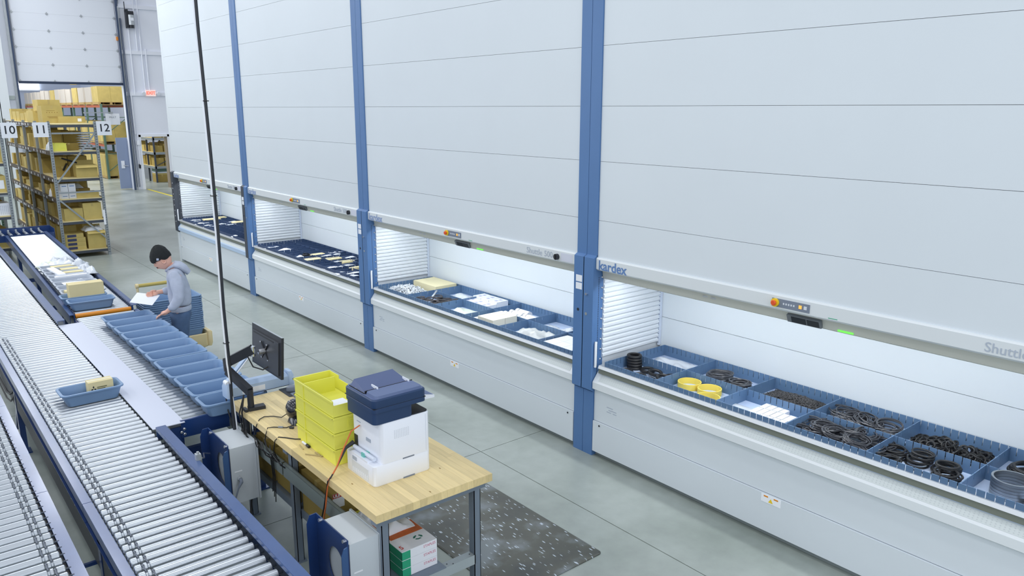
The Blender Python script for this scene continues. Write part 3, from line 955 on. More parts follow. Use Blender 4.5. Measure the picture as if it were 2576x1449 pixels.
for i in range(5):
    x = 4.91 + (i % 3) * .085
    y = 5.98 if i < 3 else 5.76
    T = thing('paper_roll', 'white paper roll held by a dark band at the tray rear', 'paper roll', (x, y, ZTF), group='white paper rolls')
    MB().cyl((0, -.10, .040), (0, .10, .040), .039, 18).build('roll', mat('roll_white', S(220, 223, 228), .6), T, smooth=True)
    MB().torus((0, .055, .040), .0395, .002, 18, 5, Matrix.Rotation(R(90), 3, 'X')).build('band', M_INK, T)
for i in range(3):
    for j in range(2):
        o = MB().box(4.49 + j * .165, 4.652 + j * .165, 4.66 + i * .125, 4.782 + i * .125, ZTF, ZTF + .07).build('white_carton', M_WBOX)
        tag(o, 'plain white carton packed at the near end of the second tray', 'carton', 'plain white cartons')
sliver_heap('strip_heap', 'heap of countless white offcuts on the rear end tray floor', 4.93, 5.32, .05, .12, .03, 90, 8, M_PARTS)

# third and fourth cabinets: small parcels
M_PARW = mat('parcel_white', S(214, 218, 224), .55, bump=.3, bscale=30)
M_PARY = mat('parcel_cream', S(232, 218, 170), .7)
spots = [(4.524, 11.34, .10, .05, 0), (4.63, 11.33, .09, .05, 0), (4.62, 10.97, .14, .12, 0), (4.56, 10.34, .10, .05, 0), (4.82, 10.31, .15, .06, 1), (4.61, 10.02, .16, .08, 1),
         (4.90, 10.15, .14, .09, 0), (5.05, 10.13, .12, .08, 0), (4.86, 9.87, .15, .07, 1), (4.83, 9.71, .11, .06, 0), (4.91, 9.56, .13, .07, 1), (5.10, 9.80, .14, .12, 0), (4.57, 9.37, .15, .07, 0),
         (4.79, 9.32, .17, .1, 0), (4.79, 9.08, .12, .06, 1), (4.53, 8.94, .14, .1, 0), (4.63, 8.82, .15, .1, 0), (4.54, 8.71, .12, .08, 0), (5.10, 10.38, .1, .05, 0), (5.19, 10.3, .06, .05, 0)]
for i, (x, y, a, b, c) in enumerate(spots):
    a, b = a * 1.45, b * 1.6
    if c:
        o = MB().loft([rr(0, 0, a / 2, b / 2, .012, 0), rr(0, 0, a / 2, b / 2, .012, .035), rr(0, 0, a / 2 - .006, b / 2 - .006, .01, .04)]).build('parcel', M_PARY, None, (x, y, .815), True)
        o.rotation_euler = (0, 0, rng.uniform(-.1, .1))
        tag(o, 'cream wrapped parcel in the third cabinet tray', 'parcel', 'cream parcels in the third tray')
    else:
        bag('small_parcel', 'little white bag in the third cabinet tray', a, b, .035, (x, y, .825), rng.uniform(-.2, .2), 50 + i, M_PARW, 'bag', 'white bags in the third tray', nx=8, ny=6)
o = coil(4, .05, .006, .02, 77, .01, 5, 14).build('cord_coil', M_BLACK, None, (4.666, 10.34, .83), True); tag(o, 'small black coil among the parcels of the third tray', 'cord coil')
for i, (x, y, a, b, c) in enumerate(((4.62, 15.0, .2, .12, 0), (4.86, 14.9, .24, .09, 1), (5.08, 15.03, .14, .1, 1), (4.58, 14.57, .2, .07, 0), (4.58, 14.15, .2, .1, 0), (4.82, 14.2, .18, .09, 0),
                                     (5.07, 14.4, .17, .1, 0), (5.12, 14.19, .18, .11, 1), (4.94, 14.1, .16, .1, 0), (4.50, 12.71, .08, .06, 0))):
    a, b = a * 1.3, b * 1.7
    if c:
        o = MB().loft([rr(0, 0, a / 2, b / 2, .012, 0), rr(0, 0, a / 2, b / 2, .012, .04), rr(0, 0, a / 2 - .006, b / 2 - .006, .01, .045)]).build('parcel', M_PARY, None, (x, y, .825), True)
        tag(o, 'cream wrapped parcel in the farthest cabinet tray', 'parcel', 'cream parcels in the farthest tray')
    else:
        bag('small_parcel', 'little white bag in the farthest cabinet tray', a, b, .035, (x, y, .83), rng.uniform(-.2, .2), 80 + i, M_PARW, 'bag', 'white bags in the farthest tray', nx=8, ny=6)

# ------------------------------------------------------------------ roller conveyors
PITCH, RR = 0.0762, 0.0245
def roller_mesh(L, grooves=()):
    """roller along local x from 0 to L, real grooves"""
    xs_, rs_ = [0, .004], [RR - .004, RR]
    for g in sorted(grooves):
        xs_ += [g - .008, g - .003, g + .003, g + .008]
        rs_ += [RR, RR - .006, RR - .006, RR]
    xs_ += [L - .004, L]
    rs_ += [RR, RR - .004]
    mb = MB()
    mb.tube([(x, 0, 0) for x in xs_], RR, 14, rs=rs_)
    mb.mi = 1
    mb.cyl((-.003, 0, 0), (L + .025, 0, 0), .006, 6)
    return mb.mesh('roller', [M_ROLL, M_ROLLEND], True)

def leg_frame(T, y, x0, x1, ztop, brace=True):
    for x in (x0, x1):
        MB().box(x - .022, x + .022, y - .03, y + .03, .012, ztop).buildw('leg', M_NAVY, T)
        MB().box(x - .045, x + .045, y - .06, y + .06, 0, .012).buildw('foot_plate', M_NAVY, T)
    MB().box(x0, x1, y - .018, y + .018, .24, .30).buildw('cross_brace', M_NAVY, T)

ZR = 0.748          # roller top height
def chan(mb, x0, x1, y0, y1, z0, z1, th=.004):
    """C channel rail along y, open towards the outside"""
    mb.box(x0, x1, y0, y1, z1 - th, z1)
    mb.box(x0, x1, y0, y1, z0, z0 + th)

# main powered conveyor (near section)
XA, XB = 0.706, 1.232
T = thing('roller_conveyor', 'main powered roller conveyor with navy rails carrying a lone blue tote', 'conveyor', ((XA + XB) / 2, 5.5, 0))
MRM = roller_mesh(XB - XA, (.035, .062))
nrol = int((8.75 - 2.2) / PITCH)
for i in range(nrol):
    inst(MRM, 'roller', T, Vector((XA, 2.2 + i * PITCH, ZR - RR)) - wloc(T))
bd = MB()
for i in range(nrol - 1):
    y = 2.2 + i * PITCH
    xg = XA + (.035 if i % 2 else .062)
    for s_ in (-1, 1):
        zc = ZR - RR + s_ * (RR - .003)
        bd.cyl((xg, y, zc), (xg, y + PITCH, zc), .0035, 5)
bd.buildw('drive_band', mat('band_grey', S(96, 104, 118), .6), T)['kind'] = 'stuff'
# left rail in two lengths
for (y0, y1) in ((2.2, 4.62), (4.625, 8.75)):
    MB().box(.652, .702, y0, y1, .712, .716).buildw('rail_top', M_NAVYTOP, T)
    MB().box(.694, .699, y0, y1, .60, .712).buildw('rail_web', M_NAVY, T)
    MB().box(.652, .657, y0, y1, .655, .712).buildw('rail_lip', M_NAVY, T)
    MB().box(.652, .70, y0, y1, .596, .60).buildw('rail_bottom', M_NAVY, T)
MB().box(.668, .70, 2.2, 8.75, .40, .596).buildw('drive_guard', M_DARK, T)
bl_ = MB()
for i in range(60):
    bl_.cyl((.668, 2.3 + i * .107, .56), (.662, 2.3 + i * .107, .56), .008, 6)
bl_.buildw('bolt_row', M_SCREW, T)['kind'] = 'stuff'
# right rail, near part
R_ = MB().box(1.240, 1.302, 2.2, 5.305, .792, .797)
R_.box(1.240, 1.302, 5.300, 5.305, .70, .7918)
R_.buildw('rail_top', M_NAVYTOP, T)
MB().box(1.282, 1.287, 2.2, 5.305, .60, .792).buildw('rail_web', M_NAVY, T)
MB().box(1.238, 1.243, 2.2, 5.305, .772, .795).buildw('rail_lip', M_NAVYTOP, T)
hb = MB()
for i in range(int((5.28 - 2.2) / PITCH)):
    y = 2.22 + i * PITCH
    hb.box(1.262, 1.282, y, y + .034, .745, .77)
    hb.cyl((1.262, y + .017, .757), (1.256, y + .017, .757), .009, 6)
hb.buildw('axle_clip', mat('clip_blue_grey', S(74, 96, 134), .35, .4), T)['kind'] = 'stuff'
MB().box(1.238, 1.242, 2.2, 8.75, .66, .712).buildw('inner_web', M_NAVY, T)
for yy in (4.35, 7.47):
    leg_frame(T, yy, .685, 1.26, .60)
MB().bar((.700, 7.9, .08), (.700, 7.47, .58), .04, .04).buildw('diagonal_brace', M_NAVY, T)
MB().tube([(.67, 7.5, .56), (.655, 7.7, .47), (.66, 8.0, .40), (.64, 8.5, .47), (.65, 9.2, .50)], .009, 6).buildw('cable', M_BLACK, T, True)
MB().tube([(.672, 7.45, .54), (.65, 7.65, .42), (.65, 7.95, .36), (.63, 8.5, .44), (.64, 9.2, .47)], .007, 6).buildw('cable', M_BLACK, T, True)
MB().bar((.56, 4.60, .35), (.70, 4.60, .35), .02, .02).buildw('tie_bar', M_NAVY, T)
MAIN = T

# main conveyor, far declining section
T = thing('roller_conveyor', 'far run of the main conveyor with a flanged navy side rail', 'conveyor', (.975, 8.78, 0), R(-.85))
MRF = roller_mesh(.515)
for i in range(100):
    inst(MRF, 'roller', T, (-.2575, -.10 + i * PITCH, ZR - RR - .002 * i * PITCH))
for i in range(100, 101):
    pass
MB().box(.262, .330, 0, 7.7, .790, .796).build('rail_top', M_NAVYTOP, T)
MB().box(.318, .323, 0, 7.7, .60, .790).build('rail_web', M_NAVY, T)
MB().box(.262, .266, 0, 7.7, .765, .790).build('rail_lip', M_NAVYTOP, T)
MB().box(-.33, -.265, 0, 7.7, .70, .706).build('rail_top', M_NAVYTOP, T)
MB().box(-.272, -.266, 0, 7.7, .58, .70).build('rail_web', M_NAVY, T)
for yy in (1.5, 5.0):
    for x in (-.30, .30):
        MB().box(x - .022, x + .022, yy - .03, yy + .03, 0, .60).build('leg', M_NAVY, T)
    MB().box(-.30, .30, yy - .018, yy + .018, .24, .30).build('cross_brace', M_NAVY, T)

# left conveyor
T = thing('roller_conveyor', 'leftmost roller conveyor running along the frame edge', 'conveyor', (.2, 5.0, 0))
MRL = roller_mesh(.52, (.450, .477))
for i in range(72):
    inst(MRL, 'roller', T, Vector((-.07, 2.2 + i * PITCH, ZR - RR)) - wloc(T))
bd = MB()
for i in range(71):
    y = 2.2 + i * PITCH
    xg = -.07 + (.450 if i % 2 else .477)
    bd.cyl((xg, y, ZR - .003), (xg, y + PITCH, ZR - .003), .0035, 5)
bd.buildw('drive_band', mat('band_grey', S(96, 104, 118), .6), T)['kind'] = 'stuff'
for (y0, y1) in ((2.2, 4.9), (4.905, 6.62), (6.625, 7.7)):
    MB().box(.466, .526, y0, y1, .722, .727).buildw('rail_top', M_NAVYTOP, T)
    MB().box(.468, .473, y0, y1, .60, .722).buildw('rail_web', M_NAVY, T)
    MB().box(.521, .526, y0, y1, .67, .722).buildw('rail_lip', M_NAVY, T)
MB().box(.455, .466, 2.2, 7.7, .66, .70).buildw('axle_strip', M_BLACK, T)
MB().box(-.13, -.075, 2.2, 7.7, .60, .727).buildw('rail_web', M_NAVY, T)
for yy in (3.2, 6.0, 7.5):
    leg_frame(T, yy, -.1, .495, .60)

# tote conveyor with white bridge plate
T = thing('roller_conveyor', 'gravity roller conveyor under the row of empty blue totes', 'conveyor', (1.72, 7.1, 0))
XC, XD = 1.452, 2.005
MRT = roller_mesh(XD - XC)
for i in range(int((8.98 - 5.46) / PITCH) + 1):
    inst(MRT, 'roller', T, Vector((XC, 5.46 + i * PITCH, ZR - RR)) - wloc(T))
tips = MB()
for i in range(int((8.98 - 5.46) / PITCH) + 1):
    tips.tube([(XC - .004, 5.46 + i * PITCH, ZR - RR + .004), (XC + .004, 5.46 + i * PITCH, ZR - RR + .006)], .016, 8)
tips.buildw('roller_cap', M_WHITE, T)['kind'] = 'stuff'
MB().box(1.432, 1.448, 5.43, 9.0, .60, .72).buildw('rail_web', M_NAVY, T)
MB().box(2.010, 2.016, 5.43, 9.0, .60, .745).buildw('rail_web', M_NAVY, T)
MB().box(2.010, 2.055, 5.43, 9.0, .742, .748).buildw('rail_top', M_NAVYTOP, T)
ep = MB().box(1.428, 2.06, 5.405, 5.425, .630, .757).buildw('end_plate', M_NAVY, T)
for (x, z) in ((1.448, .695), (1.448, .657), (1.428, .675)):
    MB().tube([(x, 5.405, z), (x, 5.399, z), (x, 5.395, z)], .009, 10, rs=[.010, .010, .005]).buildw('screw', M_SCREW, ep, True)
MB().prism_y([(1.36, .71), (1.43, .71), (1.43, .40), (1.40, .40), (1.36, .55)], 5.42, 5.435).buildw('gusset', M_NAVY, T)
for yy in (5.55, 8.6):
    leg_frame(T, yy, 1.45, 2.02, .62)
MB().box(1.36, 2.02, 5.50, 5.54, .42, .50).buildw('cross_brace', M_NAVY, T)
pl = MB().box(1.238, 1.452, 5.385, 8.76, .7485, .753)
tag(pl.build('bridge_plate', M_PLATE), 'long plain white plate bridging the two conveyors', 'plate')

# far declining tote conveyor
DC = thing('roller_conveyor', 'far gravity conveyor loaded with filled bins and a carton, sloping away', 'conveyor', (1.735, 9.12, .748))
DC.rotation_euler = (R(-.92), 0, R(-2.35))
WD = .275
MRD = roller_mesh(2 * WD)
for i in range(1, 98):
    inst(MRD, 'roller', DC, (-WD, i * PITCH, -RR))
MO = roller_mesh(2 * WD)
o = inst(MO.copy(), 'orange_roller', DC, (-WD, 0.0, -RR + .012))
o.data.materials[0] = M_ORANGE
for sx_ in (-1, 1):
    x = sx_ * (WD + .012)
    MB().box(x - .006, x + .006, -.03, 7.55, -.115, .012 if sx_ < 0 else .03).build('rail_web', M_NAVY, DC)
    MB().box(min(x, x + sx_ * .045), max(x, x + sx_ * .045), -.03, 7.55, .006 if sx_ < 0 else .028, .012 if sx_ < 0 else .034).build('rail_top', M_NAVYTOP, DC)
    if sx_ < 0:
        MB().box(x - .045, x - .040, -.03, 7.55, -.115, .006).build('rail_face', M_NAVY, DC)
for sx_ in (-1, 1):
    wb_ = MB()
    for i in range(96):
        wb_.cyl((sx_ * (WD + .004), i * PITCH + .02, .0), (sx_ * (WD + .006), i * PITCH + .02, .022), .010, 6)
    wb_.build('wheel_row', M_TRACK, DC)['kind'] = 'stuff'
for yy in (.55, 3.1, 5.6):
    for sx_ in (-1, 1):
        MB().box(sx_ * .30 - .022, sx_ * .30 + .022, yy - .03, yy + .03, -.70 + .016 * yy, -.11).build('leg', M_NAVY, DC)
        MB().bar((sx_ * .30, yy, -.45), (sx_ * .30, yy + .35, -.12), .03, .02, (1, 0, 0)).build('knee_brace', M_NAVY, DC)
    MB().box(-.30, .30, yy - .02, yy + .02, -.56, -.50).build('cross_brace', M_NAVY, DC)

# cross conveyor at the far end
CC = thing('roller_conveyor', 'navy framed cross conveyor at the far end before the racking', 'conveyor', (1.1, 16.98, 0))
MRC = roller_mesh(.40)
for i in range(22):
    o = inst(MRC, 'roller', CC, (-1.40 + i * .125, -.2, .64 - RR), (0, 0, R(90)))
MB().box(-1.6, 1.42, .215, .225, .52, .69).build('rail_web', M_NAVY, CC)
MB().box(-1.6, 1.42, .215, .27, .69, .696).build('rail_top', M_NAVY, CC)
MB().box(-1.6, 1.42, -.225, -.215, .50, .62).build('rail_web', M_NAVY, CC)
MB().box(1.415, 1.425, -.225, .27, .50, .69).build('end_plate', M_NAVY, CC)
bl_ = MB()
for i in range(22):
    bl_.cyl((-1.40 + i * .125, .215, .655), (-1.40 + i * .125, .205, .655), .018, 8)
bl_.build('axle_nut', M_GALV, CC)['kind'] = 'stuff'
for x in (-1.2, 1.3):
    for y in (-.2, .22):
        MB().box(x - .025, x + .025, y - .025, y + .025, 0, .52).build('leg', M_NAVY, CC)

# ------------------------------------------------------------------ totes
def tote_mesh(m, lx=.470, ly=.256, h_=.102, th=.005, name='tote'):
    hx, hy = lx / 2, ly / 2
    mb = MB()
    L = [rr(0, 0, hx - .050, hy - .035, .030, 0),
         rr(0, 0, hx - .042, hy - .028, .034, .006),
         rr(0, 0, hx - .016, hy - .014, .040, h_ - .014),
         rr(0, 0, hx - .001, hy - .001, .045, h_ - .012),
         rr(0, 0, hx, hy, .045, h_ - .003),
         rr(0, 0, hx - .003, hy - .003, .044, h_),
         rr(0, 0, hx - .018, hy - .016, .038, h_),
         rr(0, 0, hx - .022, hy - .020, .036, h_ - .006),
         rr(0, 0, hx - .046, hy - .032, .032, .012),
         rr(0, 0, hx - .056, hy - .042, .028, .007)]
    mb.loft(L, True, True)
    return mb.mesh(name, m, True)
ME_TOTE = tote_mesh(M_TOTE)
ME_TOTE1 = tote_mesh(M_TOTE, .430, .250, .102)
ORD = ['nearest', 'second', 'third', 'fourth', 'fifth', 'sixth', 'seventh', 'eighth', 'ninth', 'tenth', 'eleventh', 'farthest']
for i in range(12):
    y = 5.452 + i * .2628 + (.012 if i >= 5 else 0)
    o = inst(ME_TOTE, 'tote', None, (1.812 + rng.uniform(-.006, .006), y, ZR), (0, 0, R(rng.uniform(-.8, .8))))
    lb = '%s tote from the bench end in the row of empty blue totes' % ORD[i] if 0 < i < 11 else '%s empty blue tote in the row beside the bench' % ORD[i]
    tag(o, lb, 'tote', 'row of empty blue totes')
# near totes sit partly past the end plate: first one lifted on the plate
lone = inst(ME_TOTE1, 'tote', None, (1.043, 6.30, ZR), (0, 0, R(1.2)))
tag(lone, 'lone blue tote with a small carton on the main conveyor', 'tote')
bx = thing('small_carton', 'small pale carton with three diamond mark standing in the lone tote', 'carton', (1.115, 6.325, ZR + .008), R(1))
MB().box(-.086, .086, -.045, .045, 0, .126).build('carton', M_CARDL, bx)
MB().box(-.087, .087, -.012, .012, .126, .1275).build('tape', mat('tape', S(226, 220, 190), .4), bx)
dm = MB()
for (cx_, cz, a) in ((-.052, .088, 90), (-.0625, .070, 210), (-.0415, .070, 330)):
    c0 = Vector((cx_, -.0458, cz))
    d1 = Vector((math.cos(R(a)), 0, math.sin(R(a)))) * .0105
    d2 = Vector((math.cos(R(a + 90)), 0, math.sin(R(a + 90)))) * .0062
    dm.add([c0 + d1, c0 + d2, c0 - d1, c0 - d2], [(0, 1, 2, 3)])
dm.build('three_diamond_mark', M_INK, bx)
tl = MB()
for q in range(2):
    tl.add([(-.028, -.0458, .086 - q * .014), (.040 - q * .012, -.0458, .086 - q * .014), (.040 - q * .012, -.0458, .078 - q * .014), (-.028, -.0458, .078 - q * .014)], [(0, 1, 2, 3)])
tl.build('printed_line', mat('print_brown', S(120, 116, 80), .7), bx)

# bins on the far conveyor (positions in the sloping conveyor's own frame)
def on_dc(x, y, z=0.0):
    return DC.matrix_basis @ Vector((x, y, z))
RD = DC.rotation_euler
bpy.context.view_layer.update()
ME_TG = tote_mesh(M_TOTEG, .47, .27, .10, name='grey_bin')
def put(me, name, x, y, z, rz=0.0):
    o = inst(me, name, None, on_dc(x, y, z))
    o.rotation_euler = (RD[0], 0, RD[2] + rz)
    return o
o = put(ME_TOTE, 'tote', -.07, .28, .0); tag(o, 'blue tote with a paper slip right behind the orange roller', 'tote')
pp = MB().box(-.12, .12, -.02, .02, 0, .002).build('paper_slip', M_PAPER); pp.location = on_dc(-.03, .27, .05); pp.rotation_euler = (R(35), 0, R(-1))
tag(pp, 'white paper slip leaning inside the tote behind the orange roller', 'paper')
o = put(ME_TOTE, 'tote', -.10, .585, .0); tag(o, 'blue tote carrying the long pale carton on the far conveyor', 'tote')
cb = MB().box(-.175, .175, -.085, .085, 0, .215).build('carton', M_CARDL); cb.location = on_dc(-.07, .575, .025); cb.rotation_euler = (RD[0], 0, RD[2] + R(1)); tag(cb, 'long pale carton standing upright in a blue tote', 'carton')
mk = MB()
for xx in (-.12, .02, .14):
    mk.box(xx, xx + .006, -.0855, -.085, .03, .06)
mk.build('scuff', mat('scuff_brown', S(170, 150, 100), .8), cb)
gl = ['second', 'third', 'fourth', 'fifth', 'sixth', 'seventh', 'eighth', 'ninth']
for i in range(8):
    y = .90 + i * .275
    o = put(ME_TG, 'grey_bin', -.055, y, .0, R(rng.uniform(-1, 1)))
    tag(o, '%s bin beyond the upright carton, light grey and filled with parts' % ['first'] .__add__(gl)[i], 'bin', 'grey bins on the far conveyor')
M_KRAFT = mat('kraft_pale', S(228, 216, 168), .8)
M_POLY = mat('poly_white', S(236, 240, 246), .35, bump=.5, bscale=18)
cnt = 0
def loose(kind, x, y, z, sx, sy, sz, rz, label, m, rx=0.0):
    global cnt
    cnt += 1
    z = max(.004, z - .028)
    if kind == 'bag':
        o = bag('plastic_bag', label, sx, sy, sz, on_dc(x, y, z), RD[2] + rz, 120 + cnt, m, 'bag', 'bags and parcels on the far conveyor', amp=.8, fr=12, nx=18, ny=12)
    else:
        o = MB().box(-sx / 2, sx / 2, -sy / 2, sy / 2, 0, sz).build('flat_carton', m); o.location = on_dc(x, y, z); o.rotation_euler = (RD[0] + rx, 0, RD[2] + rz)
        tag(o, label, 'carton', 'bags and parcels on the far conveyor')
loose('box', -.18, .92, .02, .12, .10, .10, .1, 'cream packet in the bin next to the upright carton', M_KRAFT)
loose('bag', -.10, 1.15, .06, .18, .10, .05, .2, 'small white bag in the bin two beyond the carton', M_POLY)
loose('box', -.05, 1.50, .10, .26, .16, .004, .25, 'white folded sheet lying across the middle grey bin', M_PAPER, R(12))
loose('bag', .02, 1.60, .09, .14, .12, .06, .5, 'clear crumpled bag beside the folded sheet', M_BAG)
loose('box', -.02, 2.02, .11, .38, .06, .012, .05, 'long white strip carton across the bins', M_PAPER)
loose('box', -.02, 2.12, .11, .34, .05, .012, .05, 'shorter white strip carton behind the long one', M_PAPER)
loose('box', .05, 2.32, .10, .24, .12, .02, .04, 'tan packet nearest in the row of tan packets', M_KRAFT)
loose('box', .05, 2.60, .10, .24, .14, .02, .04, 'striped tan packet in the middle of the row', M_KRAFT)
loose('box', .0, 2.88, .10, .30, .12, .02, .06, 'tan packet farthest in the row of tan packets', M_KRAFT)
loose('box', -.15, 2.35, .125, .085, .62, .02, .10, 'long narrow white carton lying along the bins', M_PAPER)
loose('bag', .21, 2.45, .09, .16, .55, .10, .05, 'long clear plastic bag of parts along the right rail', M_BAG)
loose('bag', .20, 2.85, .12, .16, .20, .12, .6, 'clear bag tip standing above the right rail', M_BAG)
loose('bag', -.15, 3.15, .08, .24, .22, .07, .2, 'white plastic bag on the last grey bin', M_POLY)
loose('bag', .03, 3.30, .06, .34, .20, .08, -.2, 'flat white padded bag behind the grey bins', M_POLY)
loose('bag', -.16, 3.45, .02, .26, .14, .08, .25, 'greenish clear bag at the left rail behind the bins', mat('bag_lime', S(226, 234, 208), .35, bump=.5, bscale=18))
loose('bag', .06, 3.65, .005, .34, .32, .11, 0, 'large clear crumpled bag farthest on the rollers', M_BAG)

# ------------------------------------------------------------------ workbench
BX0, BX1, BY0, BY1, BZ = 1.742, 2.496, 3.207, 5.264, 0.87
B = thing('workbench', 'grey steel workbench with a butcher block top beside the conveyor', 'workbench', ((BX0 + BX1) / 2, (BY0 + BY1) / 2, 0))
M_STAVE = mat('maple_stave', S(226, 204, 150), .42, var=.07, scale=5, stretch=(14, 1.2, 6), rnd=.14)
core = MB().box(BX0 + .002, BX1 - .002, BY0 + .002, BY1 - .002, BZ - .045, BZ - .002).buildw('worktop', M_STAVE, B)
rs_ = random.Random(11)
nr = 17
sw = (BX1 - BX0) / nr
for i in range(nr):
    y = BY0
    while y < BY1 - 1e-4:
        L = rs_.uniform(.28, .75)
        y2 = min(BY1, y + L)
        if BY1 - y2 < .15:
            y2 = BY1
        MB().box(BX0 + i * sw + .0003, BX0 + (i + 1) * sw - .0003, y + .0003, y2 - .0003, BZ - .0455, BZ).buildw('stave', M_STAVE, core)
        y = y2
kn = MB()
for (x, y) in ((1.815, 3.60), (2.30, 3.45), (2.10, 3.25)):
    kn.add([(x + .004 * math.cos(a), y + .009 * math.sin(a), BZ + .0004) for a in [i * PI / 5 for i in range(10)]], [tuple(range(10))])
kn.buildw('knot', mat('knot_brown', S(150, 118, 60), .6), core)
# frames
def leg(x, y):
    l = MB()
    l.box(x - .022, x + .022, y - .022, y - .018, .0, BZ - .09)
    l.box(x - .022, x - .018, y - .022, y + .03, .0, BZ - .09)
    l.box(x + .018, x + .022, y - .022, y + .03, .0, BZ - .09)
    l.buildw('leg', M_STEEL, B)
    MB().box(x - .035, x + .035, y - .035, y + .045, 0, .008).buildw('foot_plate', M_STEEL, B)
for y in (3.275, 4.40, 5.18):
    for x in (BX0 + .075, BX1 - .075):
        leg(x, y)
    MB().box(BX0 + .02, BX1 - .02, y - .028, y + .03, BZ - .092, BZ - .046).buildw('top_rail', M_STEEL, B)
    MB().box(BX0 + .09, BX1 - .09, y - .022, y + .03, .305, .365).buildw('stringer', mat('stringer_grey', S(168, 178, 182), .45, .2), B)
sh = MB().box(BX0 + .10, BX1 - .30, 3.25, 5.2, .365, .372).buildw('lower_shelf', M_STEEL, B)
MB().box(BX0 + .095, BX0 + .10, 3.25, 5.2, .32, .372).buildw('shelf_lip', M_STEEL, B)
sc2 = MB()
for (x, y) in ((2.22, 3.28), (2.25, 3.26), (2.38, 3.28), (2.40, 3.26), (2.13, 3.28)):
    sc2.cyl((x, y, .365), (x, y, .3665), .004, 6)
sc2.buildw('bolt_hole', M_INK, B)
# cable troughs hung on the back
for (y0, y1, nm) in ((4.47, 5.62, 'a'), (3.30, 4.45, 'b')):
    t = MB()
    t.box(1.765, 1.770, y0, y1, .60, .690)
    t.box(1.770, 1.835, y0, y1, .60, .605)
    t.box(1.765, 1.785, y0, y1, .688, .692)
    t.box(1.783, 1.787, y0, y1, .680, .692)
    t.buildw('cable_trough', mat('trough_galv', S(150, 162, 160), .32, .6), B)

# floor mat
def mat_speckle():
    m = bpy.data.materials.new('speckled_rubber'); m.use_nodes = True
    nt = m.node_tree; p = nt.nodes['Principled BSDF']
    tc = nt.nodes.new('ShaderNodeTexCoord')
    mp = nt.nodes.new('ShaderNodeMapping'); mp.inputs['Scale'].default_value = (52, 13, 1); mp.inputs['Rotation'].default_value = (0, 0, .05)
    vo = nt.nodes.new('ShaderNodeTexVoronoi'); vo.inputs['Scale'].default_value = 1.0; vo.inputs['Randomness'].default_value = 1.0
    nt.links.new(tc.outputs['Object'], mp.inputs['Vector']); nt.links.new(mp.outputs['Vector'], vo.inputs['Vector'])
    r1 = nt.nodes.new('ShaderNodeValToRGB'); r1.color_ramp.elements[0].position = .13; r1.color_ramp.elements[0].color = (1, 1, 1, 1)
    r1.color_ramp.elements[1].position = .26; r1.color_ramp.elements[1].color = (0, 0, 0, 1)
    nt.links.new(vo.outputs['Distance'], r1.inputs['Fac'])
    sep = nt.nodes.new('ShaderNodeSeparateColor'); nt.links.new(vo.outputs['Color'], sep.inputs['Color'])
    gt = nt.nodes.new('ShaderNodeMath'); gt.operation = 'GREATER_THAN'; gt.inputs[1].default_value = .3
    nt.links.new(sep.outputs['Red'], gt.inputs[0])
    ml = nt.nodes.new('ShaderNodeMath'); ml.operation = 'MULTIPLY'
    nt.links.new(r1.outputs['Color'], ml.inputs[0]); nt.links.new(gt.outputs['Value'], ml.inputs[1])
    nz = nt.nodes.new('ShaderNodeTexNoise'); nz.inputs['Scale'].default_value = 2.6; nz.inputs['Detail'].default_value = 6
    nt.links.new(tc.outputs['Object'], nz.inputs['Vector'])
    r2 = nt.nodes.new('ShaderNodeValToRGB')
    r2.color_ramp.elements[0].position = .35; r2.color_ramp.elements[0].color = S(56, 60, 58)
    r2.color_ramp.elements[1].position = .64; r2.color_ramp.elements[1].color = S(112, 120, 124)
    e = r2.color_ramp.elements.new(.52); e.color = S(74, 76, 68)
    nt.links.new(nz.outputs['Fac'], r2.inputs['Fac'])
    mx = nt.nodes.new('ShaderNodeMixRGB'); mx.inputs['Color2'].default_value = S(190, 202, 214)
    nt.links.new(ml.outputs['Value'], mx.inputs['Fac']); nt.links.new(r2.outputs['Color'], mx.inputs['Color1'])
    nt.links.new(mx.outputs['Color'], p.inputs['Base Color'])
    p.inputs['Roughness'].default_value = .42
    return m
fm = MB()
fm.loft([rr(3.015, 4.16, .405, .965, .03, 0.0), rr(3.015, 4.16, .405, .965, .03, .006), rr(3.015, 4.16, .395, .955, .03, .011)])
tag(fm.build('floor_mat', mat_speckle()), 'dark speckled rubber anti fatigue mat on the floor beside the bench', 'floor mat')

# ------------------------------------------------------------------ printer
PX0, PX1, PY0, PY1 = 1.885, 2.255, 3.475, 3.80
pcx, pcy = (PX0 + PX1) / 2, (PY0 + PY1) / 2
PR = thing('printer', 'white and navy office printer on the workbench', 'printer', (pcx, pcy, BZ))
hx, hy = (PX1 - PX0) / 2, (PY1 - PY0) / 2
MB().loft([rr(0, 0, hx - .004, hy - .004, .022, 0), rr(0, 0, hx, hy, .024, .006), rr(0, 0, hx, hy, .024, .118), rr(0, 0, hx - .003, hy - .003, .022, .122)]).build('paper_cassette', M_WHITE, PR, smooth=True)
bo = MB().loft([rr(.025, 0, hx - .025, hy, .024, .1225), rr(.025, 0, hx - .025, hy, .024, .352), rr(.025, 0, hx - .031, hy - .006, .02, .360)]).build('body', M_WHITE, PR, smooth=True)
MB().box(.0, .075, -hy - .0008, -hy + .004, .118, .126).build('grip_recess', M_CTRL, PR)
MB().box(.0, .075, -hy - .0008, -hy + .004, .0, .009).build('grip_recess', M_CTRL, PR)
gr = MB()
for i in range(7):
    for j in range(9):
        gr.box(-.05 + j * .011, -.044 + j * .011, -hy - .0006, -hy, .255 + i * .0075, .2585 + i * .0075)
gr.build('vent_grille', mat('vent_pale', S(206, 212, 222), .6), bo)['kind'] = 'stuff'
MB().box(hx - .030, hx - .029, -hy - .0006, -hy, .13, .35).build('panel_seam', M_GREYTXT, bo)
